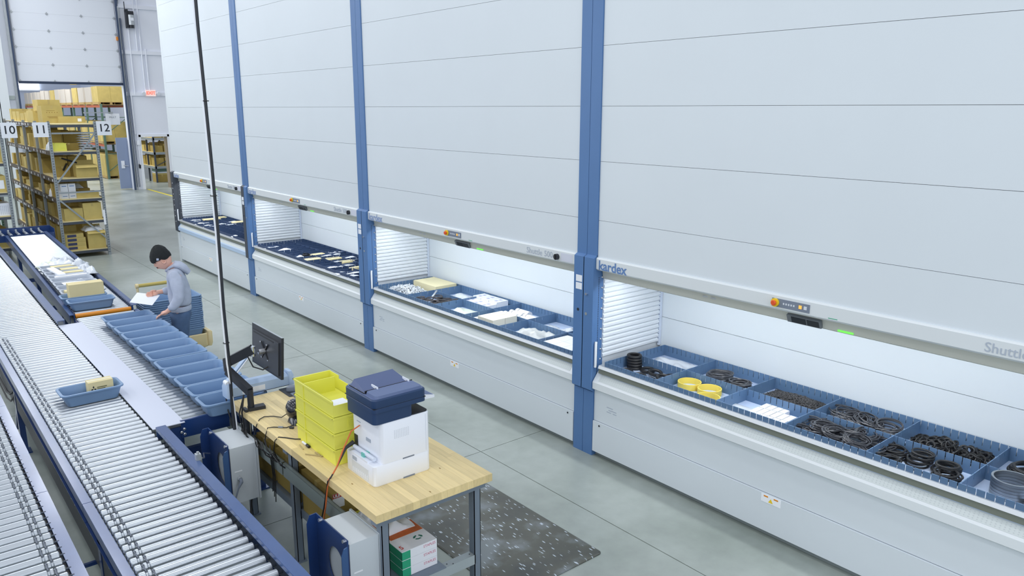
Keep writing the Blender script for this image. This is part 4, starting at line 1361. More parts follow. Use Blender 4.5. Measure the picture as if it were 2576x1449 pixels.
# rear details facing the conveyor (-X)
rx_ = -hx - .0015
MB().box(rx_, -hx + .02, -.10, .09, .014, .085).build('duplex_cover', mat('rear_clear', S(214, 220, 226), .3), PR)
rb = MB()
for i in range(9):
    rb.box(rx_ - .002, rx_, -.09 + i * .02, -.083 + i * .02, .02, .045)
rb.build('rear_rib', M_WHITE, PR)['kind'] = 'stuff'
MB().box(rx_, -hx + .01, .03, .08, .09, .112).build('rating_label', M_GREYTXT, PR)
MB().box(-hx + .0, -hx + .05, -.09, .10, .122, .130).build('rear_tray', M_WHITE, PR)
MB().box(-hx + .012, -hx + .05, -.03, .0, .130, .152).build('green_latch', mat('latch_teal', S(110, 190, 180), .4), PR)
MB().cyl((-hx + .03, -.12, .146), (-hx + .03, .11, .146), .012, 10).build('rear_roller', mat('roller_pale', S(214, 222, 236), .4), PR, smooth=True)
MB().box(-hx + .0475, -hx + .0495, .10, .14, .14, .21).build('power_inlet', M_DARK, PR)
MB().box(-hx + .0470, -hx + .0495, -.05, .0, .215, .235).build('rear_slot', M_GREYTXT, PR)
MB().box(-hx + .0470, -hx + .0495, .06, .10, .30, .304).build('rear_slot', M_GREYTXT, PR)
# output tray and scanner
MB().loft([rr(.03, 0, hx - .035, hy - .008, .02, .358), rr(.03, 0, hx - .035, hy - .008, .02, .366)]).build('output_tray', M_DARK, PR, smooth=True)
MB().box(.075, .130, -.04, .12, .366, .368).build('printed_sheet', M_PAPER, PR)
nk = MB().loft([rr(-.045, 0, .125, hy - .002, .028, .360), rr(-.045, 0, .125, hy - .002, .028, .432)]).build('scanner_neck', M_PRBLUE, PR, smooth=True)
MB().loft([rr(-.005, -.002, .170, hy + .004, .03, .430), rr(-.005, -.002, .170, hy + .004, .03, .452), rr(-.005, -.002, .168, hy + .002, .028, .454)]).build('scanner_bed', M_PRBLUE, PR, smooth=True)
MB().box(-.172, .16, -hy - .003, hy + .003, .4535, .4565).build('lid_gap', M_BLACK, PR)
MB().loft([rr(-.005, -.002, .168, hy + .002, .028, .456), rr(-.005, -.002, .170, hy + .004, .03, .462), rr(-.005, -.002, .170, hy + .004, .03, .500), rr(-.005, -.002, .164, hy - .002, .028, .506)]).build('scanner_lid', [M_PRBLUE], PR, smooth=True)
MB().loft([rr(-.005, -.002, .162, hy - .004, .027, .505), rr(-.005, -.002, .162, hy - .004, .027, .5075)]).build('lid_top', M_PRTOP, PR, smooth=True)
MB().loft([rr(-.005, -.10, .150, .060, .02, .505), rr(-.005, -.10, .146, .056, .02, .522)]).build('feeder_cover', M_PRTOP, PR, smooth=True)
fd = MB()
fd.loft([[(-.155, -.045, .506), (.135, -.045, .506), (.135, .13, .506), (-.155, .13, .506)],
         [(-.150, -.040, .513), (.130, -.040, .513), (.120, .125, .548), (-.130, .125, .542)]])
fd.build('feeder_tray', mat('printer_slate_dark', S(78, 92, 130), .5), PR)
MB().box(-.155, .148, -.044, -.040, .505, .5235).build('feeder_gap', M_BLACK, PR)
MB().box(-.160, -.157, -.04, .13, .505, .512).build('tray_gap', M_BLACK, PR)
for (x, w_) in ((-.085, .045), (.055, .065)):
    g_ = MB().box(x, x + w_, -.06, -.035, .513, .5165)
    g_.box(x if x < 0 else x + w_ - .004, (x if x < 0 else x + w_ - .004) + .004, -.06, .01, .513, .534)
    g_.build('paper_guide', M_WHITE, PR)
MB().cyl((-.135, .065, .507), (-.135, .065, .512), .022, 14).build('thumb_rest', M_CTRL, PR, smooth=True)
cpn = MB()
cpn.loft([[(.150, -.12, .418), (.262, -.10, .405), (.262, .10, .405), (.150, .12, .418)],
          [(.150, -.12, .452), (.262, -.10, .420), (.262, .10, .420), (.150, .12, .452)]])
cpn.build('control_panel', M_WHITE, PR)
cpt = MB().add([(.158, -.112, .4508), (.258, -.094, .4222), (.258, .094, .4222), (.158, .112, .4508)], [(0, 1, 2, 3)])
cf = cpt.build('panel_face', M_PRTOP, PR)
for (x, y) in ((.19, -.085), (.20, -.072), (.19, .07), (.20, .085)):
    MB().cyl((x, y, .4455 - (x - .158) * .286 + .004), (x, y, .4505 - (x - .158) * .286 + .004), .006, 8).build('key', M_WHITE, cf)
# cords of the printer
oc = MB().tube([(PX0 + .045, 3.70, BZ + .285), (PX0 + .0, 3.72, BZ + .255), (1.835, 3.74, BZ + .14), (1.795, 3.74, BZ + .055), (1.757, 3.735, BZ + .012), (1.736, 3.735, BZ - .005), (1.730, 3.77, .70), (1.745, 3.86, .52), (1.70, 3.90, .30), (1.66, 3.94, .15), (1.60, 4.05, .03), (1.50, 4.14, .012), (1.47, 4.20, .012), (1.58, 4.26, .012), (1.60, 4.36, .012), (1.61, 4.6, .012), (1.66, 4.9, .05), (1.66, 5.05, .30)], .0042, 8)
tag(oc.build('network_cable', mat('cable_orange', S(206, 104, 48), .5), None, smooth=True), 'orange network cable running from the printer down to the floor', 'cable')
bc = MB().tube([(PX0 + .035, 3.765, BZ + .165), (PX0 - .02, 3.765, BZ + .14), (1.80, 3.75, BZ + .05), (1.752, 3.73, BZ + .010), (1.734, 3.735, BZ - .01), (1.728, 3.79, .68), (1.745, 3.90, .50)], .0045, 8, rs=[.013, .010, .0045, .0045, .0045, .0045, .0045])
tag(bc.build('mains_cable', M_BLACK, None, smooth=True), 'black power cable from the printer over the bench edge', 'cable')

# ------------------------------------------------------------------ yellow stacking bins
def yellow_bin(name, label, x0, x1, y0, y1, z0, h_, top=False):
    T = thing(name, label, 'bin', ((x0 + x1) / 2, (y0 + y1) / 2, z0), group='yellow stacking bins on the bench')
    th = .004
    b = MB()
    b.box(x0 + .006, x1 - .006, y0 + .006, y1 - .006, z0 + .0015, z0 + .006)
    b.box(x0, x0 + th, y0, y1, z0 + .001, z0 + h_)
    b.box(x1 - th, x1, y1 - .125, y1, z0 + .001, z0 + h_)
    b.add([(x1 - th, y0, z0 + .001), (x1, y0, z0 + .001), (x1, y1 - .125, z0 + .001), (x1 - th, y1 - .125, z0 + .001),
           (x1 - th, y0, z0 + h_ * .72), (x1, y0, z0 + h_ * .72), (x1, y1 - .125, z0 + h_ * .78), (x1 - th, y1 - .125, z0 + h_ * .78)],
          [(0, 3, 2, 1), (4, 5, 6, 7), (0, 1, 5, 4), (1, 2, 6, 5), (2, 3, 7, 6), (3, 0, 4, 7)])
    b.box(x0 + th, x1 - th, y0 + .0004, y0 + th, z0 + .001, z0 + h_ * (.72 if top else .98))
    b.box(x0 + th, x1 - th, y1 - th, y1 - .0004, z0 + .001, z0 + h_ - .0005)
    b.buildw('shell', M_YEL, T)
    MB().box(x0 + th, x1 - .03, y1 - .125, y1 - .119, z0 + .006, z0 + h_ - .001).buildw('divider_wall', M_YEL, T)
    rm = MB()
    rm.box(x0 - .008, x0 + .002, y0 - .004, y1 + .006, z0 + h_ - .010, z0 + h_)
    rm.box(x0 - .008, x1 + .004, y1 - .001, y1 + .006, z0 + h_ - .010, z0 + h_)
    if not top:
        rm.box(x0 - .008, x1 + .004, y0 - .006, y0 + .001, z0 + h_ - .012, z0 + h_ - .001)
    rm.buildw('rim', M_YEL, T)
    MB().box(x0 - .005, x0, y1 - .128, y1 - .112, z0 + .001, z0 + h_ - .01).buildw('side_rib', M_YEL, T)
    lr = MB()
    for q in range(4):
        lr.box(x0 + .10, x1 - .02, y0 - .003, y0, z0 + .03 + q * .014, z0 + .034 + q * .014)
    lr.box(x0 + .09, x0 + .094, y0 - .003, y0, z0 + .02, z0 + h_ * .7)
    lr.buildw('label_rib', M_YEL, T)
    return T
nb = ['lowest', 'second lowest', 'second highest']
for i in range(3):
    yellow_bin('yellow_bin', '%s yellow bin in the stack on the bench' % nb[i], 1.845, 2.085, 3.855, 4.37, BZ + i * .100, .099)
yellow_bin('yellow_bin', 'topmost yellow bin with paper cards in the stack on the bench', 1.845, 2.085, 3.855, 4.37, BZ + .300, .100, True)
tag(MB().box(1.875, 1.975, 3.868, 3.985, BZ + .3065, BZ + .355).build('card_stack', M_PAPER), 'stack of white cards inside the topmost yellow bin', 'paper cards')

# ------------------------------------------------------------------ bench items
# sealer / measuring device at the far end
M_SEAL = mat('sealer_blue_grey', S(172, 194, 222), .4)
SE = thing('bag_sealer', 'pale blue long bag sealer with a raised arm at the bench end', 'bag sealer', (1.99, 5.37, BZ))
MB().loft([[(-.215, -.045, 0), (.215, -.045, 0), (.215, .045, 0), (-.215, .045, 0)],
           [(-.215, -.045, .07), (.215, -.045, .07), (.215, .045, .07), (-.215, .045, .07)],
           [(-.205, -.010, .095), (.205, -.010, .095), (.205, .035, .095), (-.205, .035, .095)]]).build('body', M_SEAL, SE)
for sx_ in (-1, 1):
    MB().loft([rr(sx_ * .232, 0, .022, .056, .015, 0), rr(sx_ * .232, 0, .022, .056, .015, .075), rr(sx_ * .232, 0, .014, .042, .012, .105)]).build('end_cap', M_SEAL, SE, smooth=True)
MB().box(-.14, .03, -.0465, -.045, .012, .05).build('name_plate', M_WHITE, SE)
MB().box(-.212, .212, -.048, .048, -.0, .003).build('base_strip', M_DARK, SE)
MB().bar((-.225, .02, .10), (.06, .10, .34), .035, .022).build('press_arm', M_SEAL, SE)
MB().bar((-.225, -.01, .095), (.06, .07, .335), .008, .006).build('arm_edge', M_WHITE, SE)
MB().cyl((-.232, -.03, .105), (-.232, .03, .105), .018, 12).build('hinge', M_WHITE, SE, smooth=True)
tag(MB().tube([(1.755, 5.40, .90), (1.742, 5.36, .80), (1.745, 5.30, .70), (1.76, 5.28, .56)], .005, 6).build('mains_cable', M_BLACK, None, smooth=True), 'thin black cable dropping from the bag sealer', 'cable')

# monitor on arm
MO_ = thing('monitor', 'black flat monitor seen from behind on an articulated arm', 'monitor', (1.99, 5.15, 1.23))
mw, mh = .52, .295
Mm = Euler((R(0), R(4), R(0))).to_matrix()
def mloc(x, y, z):
    return Mm @ Vector((x, y, z))
b = MB(); b.obox((0, 0, 0), (.018, mw, mh), Mm); b.build('housing', M_DARK, MO_)
b = MB(); b.obox(mloc(-.012, 0, -.01), (.012, mw * .88, mh * .8), Mm); b.build('back_shell', mat('monitor_back', S(52, 56, 64), .4), MO_)
b = MB(); b.obox(mloc(.0095, 0, 0), (.001, mw - .02, mh - .025), Mm); b.build('screen', mat('screen_dark', S(20, 24, 30), .15), MO_)
b = MB(); b.obox(mloc(-.0185, .03, .095), (.002, .36, .010), Mm); b.build('vent_slot', M_BLACK, MO_)
b = MB(); b.obox(mloc(0, 0, mh / 2), (.014, mw, .003), Mm); b.build('top_edge', mat('edge_grey', S(170, 178, 182), .4), MO_)
for (dy, dz, tl) in ((0, .03, .9), (0, -.03, -.9)):
    for sgn in (1, -1):
        MB().bar((-.022, 0, 0), (-.022, sgn * .055, dz * 1.9), .014, .006, (1, 0, 0)).build('bracket_arm', M_BLACK, MO_)
        MB().tube([(-.022, sgn * .055, dz * 1.9), (-.028, sgn * .055, dz * 1.9)], .006, 8).build('screw', M_SCREW, MO_)
MB().cyl((-.02, 0, 0), (-.065, 0, 0), .02, 12).build('tilt_joint', M_SCREW, MO_, smooth=True)
MB().tube([(-.02, -.05, -.10), (-.05, -.02, -.13), (-.09, .06, -.12), (-.10, .12, -.06)], .005, 6).build('video_cable', M_BLACK, MO_, smooth=True)
AR = thing('articulated_mount', 'black articulated monitor mount clamped to the bench edge', 'monitor mount', (1.80, 5.02, BZ))
def wb_(n, a, b_, wd, ht, m=M_DARK):
    MB().bar(Vector(a) - Vector((1.80, 5.02, BZ)), Vector(b_) - Vector((1.80, 5.02, BZ)), wd, ht).build(n, m, AR)
wb_('clamp_base', (1.775, 5.02, BZ + .012), (1.885, 5.005, BZ + .012), .06, .024)
MB().cyl((-.005, 0, .0), (-.005, 0, .15), .022, 12).build('post', M_DARK, AR, smooth=True)
wb_('lower_link', (1.795, 5.02, BZ + .135), (1.735, 5.26, BZ + .235), .04, .055)
wb_('elbow_link', (1.735, 5.26, BZ + .235), (1.745, 5.30, BZ + .31), .045, .05)
wb_('upper_link', (1.745, 5.30, BZ + .28), (1.895, 5.18, BZ + .38), .045, .065)
MB().cyl((.095, .16, .33), (.095, .16, .40), .020, 12).build('swivel', M_SCREW, AR, smooth=True)
MB().box(-.055, -.035, -.03, .03, -.16, .02).build('clamp', M_DARK, AR)
MB().cyl((-.03, 0, -.20), (-.03, 0, -.04), .010, 10).build('clamp_screw', M_SCREW, AR, smooth=True)
MB().tube([(-.05, .0, .12), (-.075, -.01, .0), (-.07, -.02, -.15), (-.04, -.03, -.33)], .006, 6).build('cable', M_BLACK, AR, smooth=True)
MB().tube([(-.05, .01, .10), (-.085, .02, -.02), (-.06, .0, -.20), (-.02, .02, -.36)], .005, 6).build('cable', M_BLACK, AR, smooth=True)

# hanging drop cord
dcd = MB()
px_, py_ = 1.70, 5.12
dpts = [(px_ - .01, py_, 4.6), (px_ - .012, py_, 3.4), (px_ + .0, py_, 2.6), (px_ + .004, py_, 2.1), (px_ - .002, py_, 1.6), (px_ + .004, py_, 1.2), (px_, py_, .82), (px_ + .01, py_ + .01, .60)]
DCo = thing('drop_cord', 'dark cord bundle hanging from the ceiling down to the bench corner', 'cord', (px_, py_, .6))
MB().tube(dpts, .0115, 8).buildw('dark_cord', M_DARK, DCo, True)
MB().tube([(p[0] - .016 * (1 if p[2] > 1.0 else -1), p[1] - .004, p[2]) for p in dpts], .006, 6).buildw('white_cord', M_WHITE, DCo, True)
for zz in (2.95, 2.35, 1.35):
    MB().torus((px_ - .004, py_, zz), .020, .003, 10, 5).buildw('tie', M_BLACK, DCo)

# mouse, pad, paper, black device
tag(MB().loft([rr(2.17, 5.18, .07, .10, .01, BZ), rr(2.17, 5.18, .07, .10, .01, BZ + .003)]).build('mouse_pad', M_DARK), 'black mouse pad behind the yellow bins', 'mouse pad')
mo = MB()
mo.loft([rr(0, 0, .030, .052, .026, .0), rr(0, 0, .031, .053, .028, .012), rr(0, .004, .026, .046, .025, .028), rr(0, .006, .014, .030, .013, .036)])
o = mo.build('mouse', M_CTRL, None, (2.18, 5.19, BZ + .003), True); o.rotation_euler = (0, 0, .9); tag(o, 'grey computer mouse on the black pad', 'mouse')
tag(MB().loft([rr(0, 0, .045, .075, .004, 0), rr(0, 0, .045, .075, .004, .012)]).build('keypad_box', M_CTRL, None, (2.17, 5.05, BZ)), 'small dark grey box lying beside the mouse pad', 'device')
o = MB().box(-.05, .05, -.11, .11, 0, .0012).build('paper_sheet', M_PAPER, None, (2.43, 5.13, BZ + .0005)); tag(o, 'white paper sheet on the bench behind the yellow bins', 'paper')
DV = thing('desk_device', 'glossy black rounded desktop device with cables behind the yellow bins', 'device', (1.945, 4.645, BZ))
M_GLOSS = mat('gloss_black', S(24, 28, 40), .12, coat=.6)
n_ = 14
L = []
for i, (rad, x) in enumerate(((.006, -.05), (.035, -.046), (.058, -.025), (.064, .0), (.06, .025), (.04, .04))):
    L.append([(x, rad * math.cos(2 * PI * k / n_), .085 + rad * 1.1 * math.sin(2 * PI * k / n_)) for k in range(n_)])
MB().loft(L).build('rounded_shell', M_GLOSS, DV, smooth=True)
MB().loft([rr(0, -.03, .045, .06, .02, 0), rr(0, -.02, .035, .045, .02, .03), rr(0, -.01, .02, .02, .012, .05)]).build('foot', M_GLOSS, DV, smooth=True)
MB().tube([(.035, -.01, .085), (.045, -.01, .085)], .045, 14).build('pale_face', mat('pale_face', S(190, 204, 220), .3), DV, smooth=True)
for i, (lb, pts) in enumerate((
        ('thin black cable arcing from the glossy device to the bench edge', [(1.92, 4.67, BZ + .06), (1.89, 4.73, BZ + .012), (1.86, 4.80, BZ + .006), (1.81, 4.83, BZ + .006), (1.765, 4.80, BZ + .008), (1.735, 4.78, BZ - .02), (1.73, 4.82, .77), (1.79, 4.85, .64)]),
        ('black cable with inline barrel beads on the bench top', [(1.93, 4.58, BZ + .012), (1.90, 4.57, BZ + .006), (1.85, 4.56, BZ + .006), (1.79, 4.62, BZ + .006), (1.752, 4.63, BZ + .008), (1.733, 4.62, BZ - .03), (1.735, 4.66, .76), (1.79, 4.70, .64)]),
        ('thin black cable running from under the yellow bins', [(1.85, 4.33, BZ + .006), (1.82, 4.36, BZ + .004), (1.78, 4.42, BZ + .004), (1.752, 4.455, BZ + .004), (1.733, 4.47, BZ - .02), (1.738, 4.52, .76), (1.79, 4.56, .64)]))):
    T = thing('cable', lb, 'cable', pts[0])
    MB().tube(pts, .0032, 6).buildw('wire', M_BLACK, T, True)
    if i == 1:
        MB().cyl((1.885, 4.525, BZ + .008), (1.865, 4.545, BZ + .008), .008, 8).buildw('ferrite_bead', M_DARK, T, True)
        MB().cyl((1.835, 4.578, BZ + .007), (1.812, 4.600, BZ + .007), .006, 8).buildw('ferrite_bead', M_CTRL, T, True)
rc = random.Random(4)
for i in range(12):
    y0 = 4.75 + rc.uniform(-.2, .35)
    pts = [(1.735 + rc.uniform(-.01, .01), y0, .80 - rc.uniform(0, .08)), (1.725 + rc.uniform(-.02, .01), y0 - .05, .74), (1.75 + rc.uniform(-.03, .01), y0 - rc.uniform(.0, .15), .70), (1.80, y0 - rc.uniform(.05, .2), .635)]
    tag(MB().tube(pts, rc.uniform(.003, .005), 6).build('cable', M_BLACK, None, smooth=True), 'black cable in the tangle hanging behind the bench edge', 'cable', 'cable tangle behind the bench')
for i in range(3):
    y0 = 4.62 - i * .02
    tag(MB().tube([(1.775, y0, .70), (1.757, y0 + .01, .66), (1.757, y0 - .01, .55), (1.76, y0 + .02, .42 - .03 * i)], .0035, 6).build('cable', M_BLACK, None, smooth=True), 'loose black cable dangling below the cable trough', 'cable', 'dangling cables')
pw = MB().box(1.79, 1.825, 5.2, 5.42, .606, .635).build('power_strip', M_DARK); tag(pw, 'dark power strip lying in the cable trough', 'power strip')
# marker and sticks
mk = thing('marker_pen', 'black and white marker pen lying by the yellow bins', 'marker', (1.835, 4.235, BZ + .008))
MB().cyl((0, .045, 0), (0, -.012, 0), .0075, 10).build('barrel', M_WHITE, mk, smooth=True)
MB().cyl((0, -.012, 0), (-.002, -.05, 0), .0085, 10).build('cap', M_BLACK, mk, smooth=True)
for (lb, a, b_) in (('thin tan pencil lying at the bench edge near the marker', (1.775, 4.115, BZ + .004), (1.845, 4.02, BZ + .004)), ('short tan pencil pointing at the marker pen', (1.805, 4.26, BZ + .004), (1.795, 4.185, BZ + .004)), ('tan pencil tucked against the lowest yellow bin', (1.832, 4.10, BZ + .004), (1.835, 4.02, BZ + .004))):
    tag(MB().cyl(a, b_, .0038, 6).build('pencil', mat('pencil_tan', S(176, 160, 110), .5)), lb, 'pencil', 'pencils on the bench')

# ------------------------------------------------------------------ things under the bench
ZS = .373
def carton(label, x0, x1, y0, y1, z0, h_, m=M_CARDB, group=None, tape=True):
    T = thing('carton', label, 'carton', ((x0 + x1) / 2, (y0 + y1) / 2, z0), group=group)
    MB().box(x0, x1, y0, y1, z0 + .0005, z0 + h_).buildw('box', m, T)
    if tape:
        ym = (y0 + y1) / 2
        MB().box(x0 - .0006, x1 + .0006, ym - .02, ym + .02, z0 + h_ * .75, z0 + h_ + .0008).buildw('tape', mat('tape_brown', S(184, 164, 100), .4), T)
    return T
carton('plain brown carton at the far end under the bench', 1.86, 2.16, 4.86, 5.14, ZS, .27)
carton('brown carton in the middle under the bench', 1.87, 2.17, 4.46, 4.83, ZS, .26)
uc = carton('brown carton with red and white shipping label under the bench', 1.846, 2.16, 3.935, 4.36, ZS, .285)
lbx = MB().box(1.850, 1.926, 3.9325, 3.9345, ZS + .187, ZS + .280).buildw('shipping_label', M_PAPER, uc)
MB().box(1.850, 1.926, 3.931, 3.9325, ZS + .252, ZS + .280).buildw('red_band', M_RED, lbx)
text('ULINE', .026, M_PAPER, uc, (1.853, 3.9300, ZS + .266), FACE_MY, bold=.001)
yellow_bin('yellow_bin', 'yellow bin on the lower shelf under the bench', 1.87, 2.10, 3.66, 3.88, ZS, .15)
TB = thing('water_jug', 'dark round jug standing behind the middle bench leg', 'jug', (1.90, 4.41, ZS))
MB().tube([(0, 0, 0), (0, 0, .16), (0, 0, .20), (0, 0, .23)], .05, 14, rs=[.035, .035, .022, .018]).build('jug', mat('jug_grey', S(96, 106, 116), .3), TB, smooth=True)
rl = thing('tape_roll', 'brown paper roll lying under the far end of the bench', 'paper roll', (1.95, 5.28, ZS + .0))
M_RE = mat('ream_wrap', S(232, 234, 240), .5)
M_REO = mat('ream_orange', S(214, 108, 48), .6, var=.25, scale=14)
MB().cyl((0, -.07, .09), (0, .05, .09), .085, 18).build('roll', M_CARDB, rl, smooth=True)
for i in range(3):
    lbs = ['lowest', 'middle', 'topmost']
    T = thing('paper_ream', '%s wrapped paper ream in the pile under the bench end' % lbs[i], 'paper ream', (2.06, 3.45, .373 + i * .053), group='paper reams')
    MB().box(-.115, .115, -.14, .14, .0005, .0525).build('wrapper', M_RE, T)
    MB().box(-.1155, -.06, -.1405, -.139, .001, .05).build('green_print', M_GREEN, T)
    MB().box(-.1155, -.114, -.1405, .10, .001, .05).build('green_print', M_GREEN, T)
    text('STAPLES', .022, mat('ream_pink', S(206, 130, 150), .6), T, (2.085, 3.3095, .373 + i * .053 + .034), FACE_MY)
    if i == 2:
        MB().box(-.10, .113, .0, .135, .0525, .0530).build('orange_print', M_REO, T)
        rc_ = MB()
        for a in (90, 210, 330):
            pp_ = [(.04 + .030 * math.cos(R(a + t)), -.06 + .024 * math.sin(R(a + t)), .0532) for t in (0, 40, 85)]
            qq_ = [(.04 + .016 * math.cos(R(a + t)), -.06 + .013 * math.sin(R(a + t)), .0532) for t in (85, 40, 0)]
            rc_.add(pp_ + qq_, [(0, 1, 4, 5), (1, 2, 3, 4)])
        rc_.build('recycling_mark', mat('recycle_green', S(24, 110, 90), .5), T)
        text('5', .05, M_RED, T, (1.955, 3.35, .373 + i * .053 + .0532), Euler((0, 0, 0)), name='numeral')
wr = crumple(.22, .12, .06, 41, 14, 9, .7).build('ream_wrapper', [M_RE], None, (2.04, 3.56, .532), True); tag(wr, 'torn white ream wrapper on top of the paper reams', 'wrapper')
wo = crumple(.14, .10, .05, 43, 12, 8, .7).build('ream_wrapper', [M_REO], None, (1.95, 3.66, .533), True); tag(wo, 'torn orange ream wrapper behind the paper reams', 'wrapper')
bag('plastic_bag', 'clear crumpled bag beside the yellow bin under the bench', .20, .14, .10, (1.93, 3.70, ZS + .155), .2, 61, group='bags under the bench')

# ------------------------------------------------------------------ electrical enclosures on blue brackets
def ebox(label, x0, x1, y0, y1, zt, h_):
    T = thing('control_box', label, 'control box', ((x0 + x1) / 2, (y0 + y1) / 2, zt - h_), group='grey control boxes by the conveyor')
    bdy = MB().box(x0 + .012, x1 - .014, y0, y1, zt - h_, zt).buildw('enclosure', M_EBOX, T)
    MB().box(x1 - .012, x1, y0 - .008, y1 + .008, zt - h_ - .006, zt + .006).buildw('door', M_EBOX, T)
    # bracket plate with an oval hole, on the conveyor side
    n = 28
    cyy, czz = (y0 + y1) / 2 - .02, zt - h_ * .46
    ov = [(cyy + .092 * math.cos(2 * PI * i / n), czz + .110 * math.sin(2 * PI * i / n)) for i in range(n)]
    oy0, oy1, oz0, oz1 = y0 - .004, y1 + .05, zt - h_ - .05, zt + .03
    def edge(i):
        a = 2 * PI * i / n
        c, s_ = math.cos(a), math.sin(a)
        t = min(((oy1 - cyy) / c if c > 1e-6 else (oy0 - cyy) / c if c < -1e-6 else 9), ((oz1 - czz) / s_ if s_ > 1e-6 else (oz0 - czz) / s_ if s_ < -1e-6 else 9))
        return (cyy + c * t, czz + s_ * t)
    ou = [edge(i) for i in range(n)]
    mb = MB()
    for xx in (x0 + .0, x0 + .006):
        pass
    la = [(x0, y, z) for y, z in ov]; lb = [(x0, y, z) for y, z in ou]
    lc = [(x0 + .006, y, z) for y, z in ou]; ld = [(x0 + .006, y, z) for y, z in ov]
    mb.loft([la, lb, lc, ld, la], False, False)
    # corner wedges so the outline stays a full rectangle
    for (cy_, cz_) in ((oy0, oz0), (oy0, oz1), (oy1, oz0), (oy1, oz1)):
        best = sorted(range(n), key=lambda i: (ou[i][0] - cy_) ** 2 + (ou[i][1] - cz_) ** 2)[:2]
        p, q = ou[best[0]], ou[best[1]]
        mb.add([(x0, cy_, cz_), (x0, p[0], p[1]), (x0, q[0], q[1]), (x0 + .006, cy_, cz_), (x0 + .006, p[0], p[1]), (x0 + .006, q[0], q[1])],
               [(0, 1, 2), (3, 4, 5), (0, 1, 4, 3), (0, 2, 5, 3)])
    br = mb.buildw('bracket_plate', M_NAVY, T)
    fg = MB()
    fg.prism_y([(x0 - .055, zt - h_ - .05), (x0, zt - h_ - .05), (x0, zt + .03), (x0 - .035, zt + .028), (x0 - .055, zt - .02)], y1 + .044, y1 + .05)
    fg.buildw('bracket_flange', M_NAVY, br)
    f2 = MB()
    f2.prism_y([(x0 - .035, zt - h_ - .05), (x0, zt - h_ - .05), (x0, zt - .005), (x0 - .02, zt - .012), (x0 - .035, zt - .05)], y0 - .004, y0 + .002)
    f2.buildw('bracket_flange', mat('flange_blue', S(58, 92, 140), .35), br)
    for yy in (y0 + .03, y1 - .01):
        MB().tube([(x0 + .004, yy, zt + .012), (x0 - .010, yy, zt + .014)], .010, 8).buildw('bolt', M_SCREW, br, True)
    MB().box(x0 - .06, x0, y1 + .0, y1 + .05, zt - h_ - .05, zt - h_ - .044).buildw('bracket_foot', M_NAVY, br)
    MB().box(x0 - .02, x0 + .02, y1 + .0, y1 + .04, 0, zt - h_ - .04).buildw('stand', M_NAVY, br)
    cn = MB().cyl(((x0 + x1) / 2 - .04, y0, zt - h_ * .55), ((x0 + x1) / 2 - .04, y0 - .03, zt - h_ * .55), .014, 12).buildw('socket', M_SCREW, bdy, True)
    MB().tube([((x0 + x1) / 2 - .04, y0 - .03, zt - h_ * .55), ((x0 + x1) / 2 - .045, y0 - .055, zt - h_ * .57), ((x0 + x1) / 2 - .07, y0 - .06, zt - h_ * .66), ((x0 + x1) / 2 - .10, y0 - .05, zt - h_ * .9)], .007, 8, rs=[.013, .012, .006, .006]).buildw('plug_cord', M_CTRL, bdy, True)
    MB().box((x0 + x1) / 2 - .065, (x0 + x1) / 2 - .015, y0 - .0008, y0, zt - h_ * .44, zt - h_ * .42).buildw('label_strip', M_PAPER, bdy)
    MB().box(x1, x1 + .016, (y0 + y1) / 2 - .02, (y0 + y1) / 2 + .02, zt - h_ * .75, zt - h_ * .6).buildw('latch', M_SCREW, T)
    return T
ebox('grey control box on a navy bracket beside the bench far end', 1.545, 1.745, 4.82, 5.15, .715, .40)
ebox('nearest grey control box on a navy bracket at the frame bottom', 1.61, 1.805, 3.285, 3.60, .715, .40)
tag(MB().tube([(1.32, 4.62, .80), (1.36, 4.70, .76), (1.43, 4.95, .68), (1.50, 5.05, .62)], .005, 6).build('sensor_wire', M_SCREW, None, smooth=True), 'silver sensor wires between conveyor rail and control box', 'wire')
sn = MB(); sn.box(1.285, 1.315, 4.60, 4.635, .797, .835); sn.cyl((1.30, 4.617, .835), (1.30, 4.617, .848), .008, 8)
tag(sn.build('sensor', M_GALV), 'small silver sensor clipped to the near conveyor rail', 'sensor')
tag(MB().tube([(1.76, 5.05, .34), (1.74, 5.0, .22), (1.70, 4.93, .12), (1.66, 5.0, .10), (1.65, 5.08, .22)], .008, 8).build('cable_loop', M_BLACK, None, smooth=True), 'black cable loop hanging below the farther control box', 'cable')

# ------------------------------------------------------------------ tote cart
CT = thing('tote_cart', 'cream tote cart with a wooden push handle behind the worker', 'cart', (2.465, 9.30, 0))
MB().loft([rr(0, 0, .335, .225, .04, .15), rr(0, 0, .35, .24, .05, .17), rr(0, 0, .35, .24, .05, .31), rr(0, 0, .342, .232, .045, .318),
           rr(0, 0, .332, .222, .04, .318), rr(0, 0, .328, .218, .04, .255)]).build('deck', M_CREAM, CT, smooth=True)
MB().loft([rr(.352, 0, .022, .245, .02, .16), rr(.358, 0, .03, .25, .025, .20), rr(.358, 0, .03, .25, .025, .33), rr(.352, 0, .02, .24, .018, .345)]).build('bumper', M_CREAM, CT, smooth=True)
for (x, y) in ((.27, -.17), (.27, .17), (-.27, -.17), (-.27, .17)):
    ws = MB().cyl((x, y - .018, .058), (x, y + .018, .058), .058, 16).build('wheel', M_DARK, CT, smooth=True)
    f = MB(); f.box(x - .02, x + .02, y - .030, y - .022, .055, .15); f.box(x - .02, x + .02, y + .022, y + .030, .055, .15); f.box(x - .03, x + .03, y - .03, y + .03, .13, .15)
    f.build('fork', M_GALV, ws)
for sx_ in (-1, 1):
    MB().cyl((sx_ * .265, .255, .20), (sx_ * .265, .255, .875), .014, 10).build('upright', M_CREAM if sx_ > 0 else M_CREAM, CT, smooth=True)
